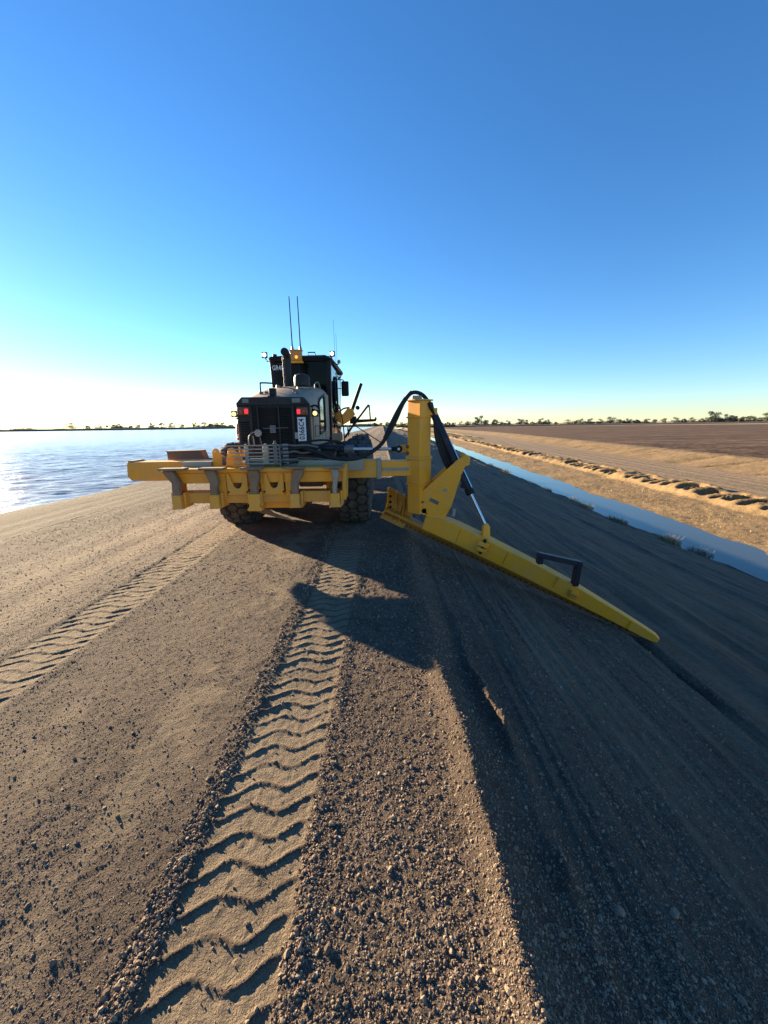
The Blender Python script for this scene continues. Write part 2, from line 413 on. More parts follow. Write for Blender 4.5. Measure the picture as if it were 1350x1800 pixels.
    # near berms and the middle strip are rougher
    z = z + ro*(0.005*fbm(X*5, Y*5, 2, 110)+0.0024*vn(X*23, Y*23, 112)+0.0026*np.abs(vn(X*47, Y*47, 113))+0.0022*vn(X*90, Y*90, 114)+sstep(Y, 2.0, 4.0)*0.0055*vn(X*13, Y*12, 118)*(X < 0.5))
    # break-up of pressed soil edges
    z = z + far*0.0012*vn(X*33, Y*33, 115)+(1-far)*(0.02*fbm(X*1.6, Y*0.8, 3, 116)+0.008*vn(X*5, Y*3, 119))*(X < 1)
    z = z + far*(1-smooth)*0.004*np.clip(fbm(X*11, Y*4.5, 3, 117), 0, 1)*(X < -0.9)
    # beyond the fine zone keep long streaks along the road
    tone = np.clip(tone+(1-far)*0.35*np.clip(vn(X*2.3, Y*0.02, 120), 0, 1)*((X < 0.3) & (X > -4.5)), 0, 1)
    return z, tone, np.clip(wet, 0, 1)

def axis_pts(segs):
    out = [segs[0][0]]
    for a, b, d0, d1 in segs:
        x = a
        while x < b-1e-6:
            t = (x-a)/(b-a); x = x+d0+(d1-d0)*t
            out.append(min(x, b))
    return np.array(sorted(set(np.round(out, 5))))

def grid_object(name, xs, ys, fn, mat, cat=None, label=None, kind='structure', parent=None):
    X, Y = np.meshgrid(xs, ys)
    z, tone, wet = fn(X.ravel(), Y.ravel())
    n, m = len(xs), len(ys)
    co = np.empty((n*m, 3), np.float32); co[:, 0] = X.ravel(); co[:, 1] = Y.ravel(); co[:, 2] = z
    i = np.arange((m-1)*(n-1)); r, c = i//(n-1), i % (n-1)
    q = np.stack([r*n+c, r*n+c+1, (r+1)*n+c+1, (r+1)*n+c], 1).astype(np.int32)
    me = bpy.data.meshes.new(name)
    me.vertices.add(n*m); me.vertices.foreach_set('co', co.ravel())
    me.loops.add(q.size); me.loops.foreach_set('vertex_index', q.ravel())
    me.polygons.add(len(q)); me.polygons.foreach_set('loop_start', np.arange(len(q), dtype=np.int32)*4)
    me.update(calc_edges=True)
    for nm, a in (('tone', tone), ('wet', wet)):
        at = me.attributes.new(nm, 'FLOAT', 'POINT'); at.data.foreach_set('value', np.asarray(a, np.float32))
    me.shade_smooth()
    me.materials.append(MATS[mat])
    o = bpy.data.objects.new(name, me); COL.objects.link(o); o.parent = parent
    tag(o, label, cat, None, kind)
    return o

# embankment with its gravel road
xs = axis_pts([(-60, -16, 4, 1), (-16, -6.5, 0.35, 0.06), (-6.5, -3.4, 0.05, 0.016), (-3.4, -2.3, 0.012, 0.012), (-2.3, -1.1, 0.014, 0.010),
               (-1.1, 1.1, 0.0085, 0.0085), (1.1, 4.0, 0.012, 0.03), (4.0, 22.0, 0.05, 0.18), (22, 32, 0.5, 0.5)])
ys = axis_pts([(-40, -2, 3, 0.2), (-2, 0.5, 0.15, 0.02), (0.5, 2.0, 0.0075, 0.009), (2.0, 4.2, 0.009, 0.016), (4.2, 8, 0.016, 0.05),
               (8, 24, 0.06, 0.25), (24, 120, 0.3, 2), (120, 700, 3, 14)])
grid_object('embankment_road', xs, ys, emb, 'soil')

# far side of the channel: sandy berm, dug spoil row, farm track, field bank
RX = [14.0, 15.5, 16.8, 17.4, 20.0, 22.6, 23.4, 25.3, 26.2, 32.2, 33.2, 37.2, 38.4, 39.5, 44]
RZ = [-5.2, -5.1, -4.6, -4.2, -3.98, -3.80, -3.62, -3.52, -3.50, -3.42, -3.32, -2.62, -2.36, -2.40, -2.55]
BITES = []
_y = 6.0
while _y < 175:
    _y += 0.80+1.0*random.random()+(1.8 if random.random() < 0.15 else 0)
    BITES.append((_y, 0.22+0.26*random.random(), 0.45+0.7*random.random()))
def right_bank(X, Y):
    X = X/KR; Y = Y/KR
    Xs = X-shift0(Y)-np.clip((Y-20)*0.06, 0, 12)*sstep(X, 27, 38)
    Xs = Xs+(0.35*vn(Y*0.22, Y*0, 200)+0.2*vn(Y*0.8, Y*0, 199))*(1-sstep(Xs, 17, 20))
    z = np.interp(Xs, RX, RZ)
    near = np.clip(1-(Y-30)/120, 0.15, 1)
    z = z + 0.06*fbm(X*0.8, Y*0.5, 4, 201)*(1-sstep(Xs, 25, 26)) + 0.02*fbm(X*3, Y*2.4, 3, 202)
    # dug row
    Xr = Xs+0.12*vn(Y*0.5, Y*0, 203)
    hump = (0.40+0.16*vn(Y*0.7, Y*0, 210)+0.06*vn(X*2.5, Y*2.5, 211))*sstep(Xr, 22.2, 23.1)*(1-sstep(Xr, 24.5, 25.5))
    cut = np.zeros_like(z)
    for (yb, wd, st) in BITES:
        m = np.abs(Y-yb) < 1.6
        if not m.any(): continue
        yy = (Y[m]-yb+(Xr[m]-23.6)*0.45)/wd
        cut[m] = np.maximum(cut[m], st*np.exp(-np.abs(yy)**4.5)*sstep(Xr[m], 22.7, 23.2)*(1-sstep(Xr[m], 23.9, 24.5)))
    z = z + hump - 1.05*cut
    # track ruts
    for xr in (27.4, 28.9, 30.2, 31.4):
        z = z - 0.05*np.exp(-((Xs-xr)/0.2)**2)
    z = z + 0.03*vn(Xs*3, Y*0.05, 205)*sstep(Xs, 26, 27)*(1-sstep(Xs, 32, 33))
    # rills down the field bank
    sl = sstep(Xs, 33, 34.5)*(1-sstep(Xs, 38.2, 39))
    z = z - sl*0.22*np.clip(vn(Y*0.85+0.35*Xs, Xs*0.12, 206)*1.5-0.25, 0, 1) + sl*0.05*fbm(X, Y, 3, 207)
    tone = np.where((Xs > 25.4) & (Xs < 33), 0.85, 0.0)+0.2*vn(X*0.5, Y*0.3, 208)
    wet = 0.7*(1-sstep(Xs, 17.35, 17.75))
    return 1.8-(1.8-z)*KR, np.clip(tone, 0, 1), wet
xs = KR*axis_pts([(15.5, 22, 0.16, 0.14), (22, 25.6, 0.09, 0.09), (25.6, 42, 0.2, 0.3), (42, 62, 1, 2)])
ys = KR*axis_pts([(-30, 8, 2, 0.3), (8, 45, 0.10, 0.13), (45, 110, 0.16, 0.45), (110, 560, 0.8, 14)])
grid_object('channel_far_bank', xs, ys, right_bank, 'sand')

# ploughed field
def field(X, Y):
    b = KR*(np.clip((Y/KR-20)*0.06, 0, 12)+shift0(Y/KR))
    z = -3.53+0*X
    nr = np.clip(1-(np.hypot(X, Y)-60)/120, 0, 1)
    z = z + nr*(0.10*vn(X*1.2, Y*0.9, 300)+0.07*vn(X*2.6, Y*2.2, 301)) + 0.05*np.sin((Y+X*0.15)*2*math.pi/2.0)*nr
    z = np.where(X-b < 39.4*KR, -4.9, z)
    r = np.hypot(X, Y)
    tone = np.where((r > 655), 0.9, 0.0)
    return z, tone, 0*X
xs = axis_pts([(46, 75, 0.4, 0.5), (75, 160, 0.6, 3), (160, 3600, 5, 260)])
ys = axis_pts([(-60, 10, 6, 0.8), (10, 90, 0.45, 0.6), (90, 160, 0.8, 3), (160, 4000, 5, 260)])
grid_object('ploughed_field', xs, ys, field, 'field_soil')

def flat(zv, tone=0.0):
    return lambda X, Y: (0*X+zv, 0*X+tone, 0*X)
# far ground beyond the lake and the road's end
grid_object('far_ground', np.array([-4000, -1500, -500, 0, 40.0, 120]), np.array([652.0, 900, 1500, 4500]), flat(-1.0, 0.0), 'field_soil')

# lake with wind waves
def lake(X, Y):
    r = np.hypot(X, Y)
    a = np.clip(1-(r-25)/160, 0.0, 1)
    th = R(18)
    U, V = X*math.cos(th)+Y*math.sin(th), -X*math.sin(th)+Y*math.cos(th)
    z = -0.90 + a*(0.036*vn(U*0.55, V*1.6, 400)+0.026*vn(U*1.1+3, V*3.3, 401)+0.014*vn(U*2.5, V*6.5, 402))
    return z, 0*X, 0*X
xs = axis_pts([(-3600, -150, 300, 3), (-150, -45, 1.2, 0.4), (-45, -10.5, 0.25, 0.12)])
ys = axis_pts([(-40, 6, 3, 0.2), (6, 40, 0.10, 0.16), (40, 140, 0.22, 1.2), (140, 700, 3, 40)])
grid_object('lake_water', xs, ys, lake, 'lake_water')
grid_object('channel_water', np.array([16.4, 25.0, 38.0]), np.array([-40, 0, 50.0, 200, 700]), flat(1.8-6.0*KR), 'channel_water')

# far shore of the lake: low dark bank
def shore(X, Y):
    t = (Y-640)/14.0
    return -1.2+3.4*np.sin(np.clip(t, 0, 1)*math.pi)+0.3*vn(X*0.03, Y*0.03, 410), 0*X, 0.7+0*X
grid_object('far_shore_bank', axis_pts([(-3000, -20, 40, 10)]), np.linspace(640, 654, 9), shore, 'field_soil')

# pale earth bank closing off the field
def end_bank(X, Y):
    a = (Y-0)/1.0
    return -3.6+2.4*np.sin(np.clip(Y, 0, 1)*math.pi), 0.95+0*X, 0*X
eb = grid_object('field_end_bank', np.linspace(0.05, 1.6, 90), np.linspace(0, 1, 7), end_bank, 'sand')
_co = np.empty(len(eb.data.vertices)*3, np.float32); eb.data.vertices.foreach_get('co', _co); _co = _co.reshape(-1, 3)
_r = (655+14*_co[:, 1])/np.sqrt(1+_co[:, 0]**2*0.35); _co[:, 1] = _r; _co[:, 0] = _co[:, 0]*_r
eb.data.vertices.foreach_set('co', _co.ravel()); eb.data.update()

# ------------------------------------------------------------------ motor grader
GO = (-1.65, 7.25, 0.0)
G = empty('motor_grader', GO)
tag(G, 'yellow and black motor grader with rear ripper and long side blade on gravel bank', 'motor grader')
def part(name, mb, mat, parent=G, bevel=0.0, ang=35, label=None):
    o = mb.build(name, mat, parent, GO, bevel, True, ang)
    if label: o['label'] = label
    return o
def B(*a): return MB().box(*a)

# tyres with a hexagonal block tread
TR, TW = 0.78, 0.56
def tyre_mesh():
    nc, nw = 230, 56
    prof_t = np.linspace(-1, 1, nw)
    cells = 26
    L = 2*math.pi*TR
    px_ = L/cells; py_ = px_*0.88
    pts = []; 
    ang = np.arange(nc)/nc*2*math.pi
    A, T = np.meshgrid(ang, prof_t, indexing='ij')
    # profile: crown and rounded shoulders then sidewalls
    w = np.clip(np.abs(T)/0.62, 0, 1)
    rad = TR-0.045*w**4
    side = np.clip((np.abs(T)-0.62)/0.38, 0, 1)
    rad = rad-side*0.34+0.0*T
    x = np.sign(T)*(np.minimum(np.abs(T)/0.62, 1)*TW*0.47+np.sin(side*math.pi*0.85)*0.045)
    s = A*TR; v = x
    best = np.full(s.shape, 9.0); second = np.full(s.shape, 9.0)
    rows = range(-4, 5)
    for r_ in rows:
        off = 0.5*px_ if r_ % 2 else 0.0
        cy = r_*py_
        k = np.round((s-off)/px_)
        for dk in (-1, 0, 1):
            d = np.hypot(s-((k+dk)*px_+off), (v-cy)*1.0)
            nb = np.minimum(best, d); second = np.minimum(second, np.maximum(best, d)); best = nb
    gr = np.clip(1-(second-best)/0.036, 0, 1)
    gr = np.clip(gr*1.8, 0, 1)*(np.abs(T) < 0.78)
    rad = rad-0.032*gr
    vs = np.stack([x, rad*np.cos(A), rad*np.sin(A)], -1).reshape(-1, 3)
    fs = []
    for i in range(nc):
        j = (i+1) % nc
        for k in range(nw-1):
            fs.append((i*nw+k, j*nw+k, j*nw+k+1, i*nw+k+1))
    return vs, fs, gr.reshape(-1)
tv_, tf_, tg_ = tyre_mesh()
tyre_me = bpy.data.meshes.new('tyre'); tyre_me.from_pydata(tv_.tolist(), [], tf_); tyre_me.materials.append(MATS['rubber'])
tyre_me.shade_smooth()
tyre_me.attributes.new('groove', 'FLOAT', 'POINT').data.foreach_set('value', tg_.astype(np.float32))
rim_mb = MB().lathe([(0.02, -0.20), (0.36, -0.20), (0.44, -0.23), (0.46, -0.23), (0.42, -0.16), (0.42, 0.16), (0.46, 0.23), (0.44, 0.23), (0.36, 0.12), (0.22, 0.10), (0.20, 0.20), (0.12, 0.23), (0.02, 0.23)], (0, 0, 0), 'x')
rim_me = None
def wheel(x, y, flip=False, z=TR-0.035):
    global rim_me
    w = bpy.data.objects.new('wheel', tyre_me); COL.objects.link(w); w.parent = G
    w.location = (x-GO[0], y-GO[1], z-GO[2])
    w.rotation_euler = (random.random()*0.2, 0, math.pi if flip else 0)
    if rim_me is None:
        r = rim_mb.build('rim', 'yellow_dusty'); rim_me = r.data
    else:
        r = bpy.data.objects.new('rim', rim_me); COL.objects.link(r)
    r.parent = w
for yy in (7.30, 9.02):
    wheel(-2.67, yy, True); wheel(-0.55, yy)
wheel(-2.62, 13.35, True); wheel(-0.76, 13.35)

# chassis
part('rear_chassis', B(-2.18, -1.12, 6.42, 10.4, 0.95, 1.46), 'black', bevel=0.02)
part('tandem_case', B(-2.34, -2.20, 6.75, 9.5, 0.52, 1.0), 'yellow_dusty', bevel=0.03)
part('tandem_case', B(-1.02, -0.88, 6.75, 9.5, 0.52, 1.0), 'yellow_dusty', bevel=0.03)
part('axle_housing', MB().tube([(-2.3, 8.15, 0.78), (-0.9, 8.15, 0.78)], 0.22, 16), 'yellow_dusty')
part('front_axle', MB().tube([(-2.5, 13.35, 0.75), (-0.85, 13.35, 0.75)], 0.12, 12), 'yellow_dusty')
part('main_frame_beam', MB().loft([[(-1.85, y, z0), (-1.45, y, z0), (-1.45, y, z1), (-1.85, y, z1)] for y, z0, z1 in ((10.3, 1.3, 1.75), (11.2, 1.75, 2.1), (12.6, 1.65, 1.98), (13.7, 0.8, 1.5))]), 'yellow', bevel=0.02)
mold = MB()
prof = [(10.86, 0.98), (10.94, 0.90), (10.99, 0.75), (11.00, 0.60), (10.96, 0.45), (10.86, 0.34)]
ring = [(y, z) for y, z in prof]+[(y-0.025, z) for y, z in reversed(prof)]
mold.loft([[(x, y+0.22*(x+1.7), z) for y, z in ring] for x in (-3.2, -0.35)])
part('main_moldboard', mold, 'yellow_worn')
part('turntable_ring', MB().lathe([(0.55, 0), (0.72, 0), (0.72, 0.08), (0.55, 0.08), (0.55, 0)], (-1.65, 11.2, 1.15), 'z', 32), 'yellow_worn')

# engine hood, sloping up to the cab
hood = MB()
def hood_ring(y, zt, dw=0.0):
    xl, xr = -2.30-dw, -1.15+dw
    return [(xl, y, 1.46), (xr, y, 1.46), (xr, y, zt-0.17), (xr-0.03, y, zt-0.10), (xr-0.09, y, zt-0.04), (xr-0.2, y, zt-0.005), (-1.72, y, zt+0.02), (xl+0.2, y, zt-0.005), (xl+0.09, y, zt-0.04), (xl+0.03, y, zt-0.10), (xl, y, zt-0.17)]
hood.loft([hood_ring(6.37, 2.25), hood_ring(6.9, 2.37), hood_ring(7.5, 2.50), hood_ring(8.0, 2.56), hood_ring(8.40, 2.57)])
hd = part('engine_hood', hood, 'cream', bevel=0.008, ang=40)
pan = MB().prism([(-2.31, 6.385, 1.44), (-1.165, 6.385, 1.44), (-1.155, 6.385, 2.14), (-1.25, 6.385, 2.245), (-2.22, 6.385, 2.255), (-2.315, 6.385, 2.15)], (0, -0.09, 0))
rp = part('rear_panel', pan, 'charcoal', bevel=0.012)
part('visor', MB().prism([(-2.30, 6.30, 2.125), (-1.17, 6.30, 2.125), (-1.165, 6.30, 2.15), (-1.255, 6.30, 2.24), (-2.215, 6.30, 2.25), (-2.305, 6.30, 2.16)], (0, -0.035, 0)), 'charcoal', rp, bevel=0.008)
part('grille_recess', B(-2.08, -1.42, 6.280, 6.294, 1.47, 2.10), 'black', rp)
slat_me = None
for k in range(20):
    z = 1.49+k*0.0305
    if slat_me is None:
        s = MB().obox((-1.75, 6.272, z), (1, 0, 0), (0, 0.8, -0.6), (0, 0.6, 0.8), 0.325, 0.014, 0.003).build('grille_slat', 'charcoal', rp, GO, 0, False)
        slat_me = s.data
    else:
        s = bpy.data.objects.new('grille_slat', slat_me); COL.objects.link(s); s.parent = rp; s.location = (0, 0, k*0.0305)
for x in (-1.97, -1.64):
    part('grille_bar', B(x-0.012, x+0.012, 6.242, 6.262, 1.46, 2.11), 'charcoal', rp, bevel=0.004)
for x in (-2.085, -1.415):
    part('panel_post', B(x-0.022, x+0.022, 6.248, 6.29, 1.45, 2.12), 'charcoal', rp, bevel=0.006)
for x0, x1 in ((-2.27, -2.13), (-1.35, -1.22)):
    for k in range(10):
        if x0 < -2:
            part('side_louvre', MB().obox(((x0+x1)/2, 6.286, 1.55+k*0.035), (1, 0, 0), (0, 0.8, -0.6), (0, 0.6, 0.8), (x1-x0)/2, 0.010, 0.003), 'black', rp)
part('sticker', B(-2.20, -2.10, 6.258, 6.263, 2.165, 2.225), 'sticker_grey', rp)
part('sticker', B(-1.42, -1.29, 6.258, 6.263, 2.160, 2.225), 'sticker_grey', rp)
lb = MB()
for k in range(4): lb.box(-1.79, -1.70, 6.234, 6.240, 1.70+k*0.030, 1.722+k*0.030)
part('warning_label', lb, 'sticker_grey', rp)
part('latch_bar', MB().tube([(-1.90, 6.236, 1.77), (-1.50, 6.236, 1.775)], 0.004, 6), 'steel', rp)
# hood camera and grab rail
cm = part('rear_camera', B(-1.80, -1.70, 6.36, 6.46, 2.27, 2.39), 'black', bevel=0.012)
part('camera_bracket', MB().prism([(-1.80, 6.30, 2.27), (-1.70, 6.30, 2.27), (-1.68, 6.30, 2.20), (-1.72, 6.30, 2.16), (-1.78, 6.30, 2.16), (-1.82, 6.30, 2.20)], (0, 0.06, 0)), 'black', cm)
part('hood_grab_rail', MB().tube([(-2.12, 7.0, 2.36), (-2.12, 7.0, 2.51), (-2.09, 7.02, 2.54), (-1.90, 7.35, 2.55), (-1.86, 7.4, 2.50), (-1.86, 7.4, 2.46)], 0.014, 8, 4), 'black')
for x, y in ((-2.02, 6.7), (-1.95, 6.75), (-1.42, 6.68), (-1.5, 6.9)):
    part('hood_latch', B(x-0.03, x+0.03, y-0.02, y+0.02, 2.30+0.2*(y-6.6), 2.345+0.2*(y-6.6)), 'grey_steel', hd, bevel=0.005)
# tail lamps
for (x0, x1, l0, l1, a0, a1, zo) in ((-2.285, -2.10, -2.165, -2.115, -2.245, -2.20, 0.015), (-1.355, -1.185, -1.345, -1.295, -1.255, -1.215, 0.0)):
    t = part('tail_lamp', B(x0, x1, 6.235, 6.30, 1.965+zo, 2.085+zo), 'lamp_housing', bevel=0.01)
    part('stop_lens', B(l0, l1, 6.222, 6.24, 1.985+zo, 2.055+zo), 'red_lit', t, bevel=0.006)
    part('turn_lens', B(a0, a1, 6.222, 6.24, 1.985+zo, 2.055+zo), 'red_lens', t, bevel=0.006)
# rear work lights on brackets
def work_light(cx, cy, cz, w, lens, mat='black', arm=None):
    o = part('work_light', MB().loft([[(cx-w*s, cy+d, cz-w*s), (cx+w*s, cy+d, cz-w*s), (cx+w*s, cy+d, cz+w*s), (cx-w*s, cy+d, cz+w*s)] for s, d in ((1, 0), (1, 0.04), (0.6, 0.10))]), mat, bevel=0.012)
    part('lens', MB().lathe([(0.0001, -0.012), (w*0.72, -0.009), (w*0.75, 0.004)], (cx, cy, cz), 'y', 20), lens, o)
    if arm: part('bracket', MB().tube([(cx, cy+0.05, cz-w*0.8)]+arm, 0.012, 8), 'black', o)
    return o
work_light(-2.385, 6.36, 2.00, 0.050, 'warm_lit', arm=[(-2.33, 6.45, 1.98), (-2.28, 6.45, 1.98)])
work_light(-1.085, 6.36, 1.995, 0.050, 'warm_lit', arm=[(-1.10, 6.46, 2.05), (-1.16, 6.5, 2.06)])
part('lamp_guard', MB().tube([(-1.155, 6.42, 2.10), (-1.09, 6.42, 2.12), (-1.03, 6.42, 2.08), (-1.02, 6.42, 1.99)], 0.016, 8, 3), 'black')
# registration plate
npl = part('number_plate', B(-1.345, -1.215, 6.222, 6.230, 1.565, 1.935), 'plate_white', bevel=0.004)
part('plate_bracket', B(-1.40, -1.30, 6.234, 6.25, 1.60, 1.70), 'steel', npl)
def text_mesh(body, size, loc, rot, mat, name, parent, sx=1.0, bold=0.0):
    cu = bpy.data.curves.new(name, 'FONT'); cu.body = body; cu.size = size; cu.align_x = 'CENTER'; cu.align_y = 'CENTER'
    cu.extrude = 0.0012; cu.offset = bold; cu.resolution_u = 3
    to = bpy.data.objects.new('tmp', cu); COL.objects.link(to)
    bpy.context.view_layer.update()
    me = bpy.data.meshes.new_from_object(to.evaluated_get(bpy.context.evaluated_depsgraph_get()))
    bpy.data.objects.remove(to); bpy.data.curves.remove(cu)
    me.name = name; me.materials.clear(); me.materials.append(MATS[mat])
    o = bpy.data.objects.new(name, me); COL.objects.link(o); o.parent = parent
    o.matrix_local = Matrix.Translation(Vector(loc)-Vector(GO)) @ rot @ Matrix.Diagonal((sx, 1, 1, 1))
    return o
# text faces -Y: rotate up by 90 deg about X; the plate is mounted on its end and reads upward
RF = Matrix.Rotation(R(90), 4, 'X')
text_mesh('0366C4', 0.118, (-1.280, 6.2195, 1.750), RF @ Matrix.Rotation(R(90), 4, 'Z'), 'ink', 'plate_characters', npl, 0.86, 0.002)
# silver hose reel handle in front of the grille, fire extinguisher
part('hose_loop', MB().tube([(-2.10, 6.12, 1.50), (-2.10, 6.12, 1.62), (-2.05, 6.12, 1.70), (-1.97, 6.12, 1.715), (-1.93, 6.12, 1.68)], 0.011, 8, 5), 'steel')
part('filler_cap', MB().lathe([(0.0001, -0.02), (0.055, -0.02), (0.06, 0.0), (0.05, 0.02), (0.0001, 0.025)], (-1.945, 6.12, 1.70), 'y', 18), 'steel')
part('cap_stay', MB().tube([(-2.02, 6.13, 1.50), (-2.03, 6.12, 1.66)], 0.011, 8), 'steel')
part('cap_stay', MB().tube([(-1.90, 6.13, 1.50), (-1.93, 6.12, 1.66)], 0.008, 8), 'grey_steel')
ex = part('fire_extinguisher', MB().lathe([(0.0001, 0), (0.055, 0.0), (0.06, 0.02), (0.06, 0.24), (0.03, 0.30), (0.02, 0.30), (0.02, 0.34), (0.0001, 0.34)], (-2.40, 6.6, 1.58), 'z', 18), 'extinguisher_red')
part('valve', MB().box(-2.425, -2.375, 6.55, 6.66, 1.92, 1.945).box(-2.425, -2.375, 6.53, 6.66, 1.955, 1.972), 'black', ex)
part('label', MB().lathe([(0.0612, 0.04), (0.0612, 0.10)], (-2.40, 6.6, 1.58), 'z', 18), 'plate_white', ex)
part('extinguisher_box', B(-2.42, -2.30, 6.50, 6.70, 1.30, 1.56), 'yellow_dusty', bevel=0.01)
part('ladder_rail', MB().tube([(-2.36, 6.45, 1.2), (-2.36, 6.45, 1.9)], 0.013, 8), 'rusty')
# hood side doors on the right
sd = part('hood_side_door', B(-1.152, -1.125, 6.48, 7.02, 1.56, 2.10), 'cream', hd, bevel=0.015)
part('door_seal', MB().tube([(-1.122, 6.54, 1.62), (-1.122, 6.96, 1.62), (-1.122, 6.96, 1.80), (-1.122, 6.54, 1.80), (-1.122, 6.54, 1.62)], 0.006, 6), 'black', hd)
wf = MB()
wfp = [(-1.135, 7.10, 1.66), (-1.135, 7.72, 1.70), (-1.135, 7.78, 1.78), (-1.135, 7.78, 2.30), (-1.135, 7.70, 2.36), (-1.135, 7.25, 2.27), (-1.135, 7.10, 2.20), (-1.135, 7.10, 1.66)]
part('door_frame', MB().tube(wfp, 0.020, 8), 'black', hd)
part('door_glass', MB().prism([(-1.150, y, z) for _, y, z in wfp[:-1]], (0.012, 0, 0)), 'glass', hd)
part('hood_side_door', B(-1.152, -1.13, 7.86, 8.36, 1.56, 2.42), 'cream', hd, bevel=0.015)
# exhaust stack and pre-cleaner
st = part('exhaust_stack', MB().tube([(-1.77, 7.62, 2.44), (-1.77, 7.62, 2.98), (-1.77, 7.60, 3.06), (-1.77, 7.54, 3.11), (-1.77, 7.46, 3.12)], 0.072, 18, 4), 'charcoal')
part('stack_mouth_disc', MB().tube([(-1.77, 7.47, 3.12), (-1.77, 7.452, 3.12)], 0.060, 18), 'black', st)  # black disc put in for the dark of the open pipe end
part('stack_highlight', MB().tube([(-1.845, 7.60, 2.46), (-1.845, 7.60, 2.98), (-1.842, 7.56, 3.05)], 0.010, 8), 'steel', st)  # bright rod added for the sunlit highlight down the stack's left edge
dm = part('air_precleaner', MB().lathe([(0.0001, 0.0), (0.10, 0.0), (0.10, 0.06), (0.14, 0.07), (0.145, 0.10), (0.145, 0.21), (0.125, 0.255), (0.08, 0.275), (0.0001, 0.28)], (-1.46, 7.35, 2.44), 'z', 28), 'charcoal')
part('clamp_band', MB().lathe([(0.104, 0.02), (0.108, 0.02), (0.108, 0.045), (0.104, 0.045)], (-1.46, 7.35, 2.44), 'z', 28), 'steel', dm)
part('filler_neck', MB().lathe([(0.0001, 0), (0.05, 0), (0.05, 0.07), (0.035, 0.09), (0.0001, 0.09)], (-1.93, 7.5, 2.47), 'z', 16), 'steel')
part('hood_handle', MB().tube([(-1.27, 7.6, 2.46), (-1.27, 7.6, 2.56), (-1.22, 7.62, 2.60), (-1.19, 7.7, 2.5)], 0.013, 8, 3), 'steel')

# cab
cab = part('cab_body', MB().box(-2.22, -1.10, 8.45, 10.65, 1.40, 1.62).box(-2.0, -1.3, 8.5, 10.3, 1.0, 1.4), 'black', bevel=0.015)
def pillar(xb, yb, xt, yt, w=0.05, d=0.06, nm='cab_pillar', mat='black'):
    return part(nm, MB().loft([[(xb-w, yb-d, 1.6), (xb+w, yb-d, 1.6), (xb+w, yb+d, 1.6), (xb-w, yb+d, 1.6)], [(xt-w, yt-d, 3.12), (xt+w, yt-d, 3.12), (xt+w, yt+d, 3.12), (xt-w, yt+d, 3.12)]]), mat, cab, bevel=0.012)
pillar(-2.23, 8.52, -2.27, 8.48); pillar(-1.15, 8.52, -1.11, 8.48, 0.05, 0.06)
pillar(-2.20, 10.6, -2.24, 10.75); pillar(-1.17, 10.6, -1.14, 10.75, 0.035)
pillar(-1.15, 9.6, -1.115, 9.62, 0.02, 0.03)
rf = MB()
def rrect(x0, x1, y0, y1, z, r, n=5):
    out = []
    for cx, cy, a0 in ((x1-r, y1-r, 0), (x0+r, y1-r, 90), (x0+r, y0+r, 180), (x1-r, y0+r, 270)):
        for k in range(n): 
            a = R(a0+90*k/(n-1)); out.append((cx+r*math.cos(a), cy+r*math.sin(a), z))
    return out
rf.loft([rrect(-2.35, -1.05, 8.38, 10.85, 3.10, 0.12), rrect(-2.36, -1.03, 8.36, 10.88, 3.15, 0.13), rrect(-2.34, -1.06, 8.40, 10.84, 3.20, 0.14), rrect(-2.2, -1.2, 8.55, 10.7, 3.235, 0.16)])
roof = part('cab_roof', rf, 'black', cab)
def glass(poly, nm='window_pane', mt='glass'):
    v = [Vector(p) for p in poly]
    n = (v[1]-v[0]).cross(v[2]-v[0]).normalized()
    return part(nm, MB().prism(v, n*0.006), mt, cab)
glass([(-2.19, 8.47, 1.62), (-1.19, 8.47, 1.62), (-1.16, 8.45, 3.10), (-2.22, 8.45, 3.10)], mt='tinted_glass')
glass([(-1.112, 8.57, 1.62), (-1.118, 9.58, 1.62), (-1.098, 9.6, 3.10), (-1.085, 8.53, 3.10)])
glass([(-1.118, 9.64, 1.62), (-1.128, 10.56, 1.62), (-1.118, 10.7, 3.10), (-1.098, 9.66, 3.10)])
glass([(-2.26, 8.57, 1.62), (-2.225, 10.56, 1.62), (-2.262, 10.7, 3.10), (-2.305, 8.53, 3.10)])
glass([(-2.16, 10.66, 1.62), (-1.21, 10.66, 1.62), (-1.18, 10.80, 3.10), (-2.20, 10.80, 3.10)])
part('window_divider', B(-1.735, -1.70, 8.435, 8.47, 1.62, 3.10), 'black', cab, bevel=0.005)
part('window_seal', MB().tube([(-2.19, 8.44, 2.62), (-2.20, 8.435, 3.06), (-1.80, 8.435, 3.06)], 0.012, 8), 'charcoal', cab)
part('operator_seat', MB().box(-1.98, -1.42, 9.25, 9.85, 1.75, 1.92).box(-1.96, -1.44, 9.2, 9.36, 1.92, 2.7), 'charcoal', cab, bevel=0.06)
text_mesh('GR40', 0.135, (-2.160, 8.416, 2.975), RF, 'letter_white', 'model_lettering', cab, 0.72, 0.0015)
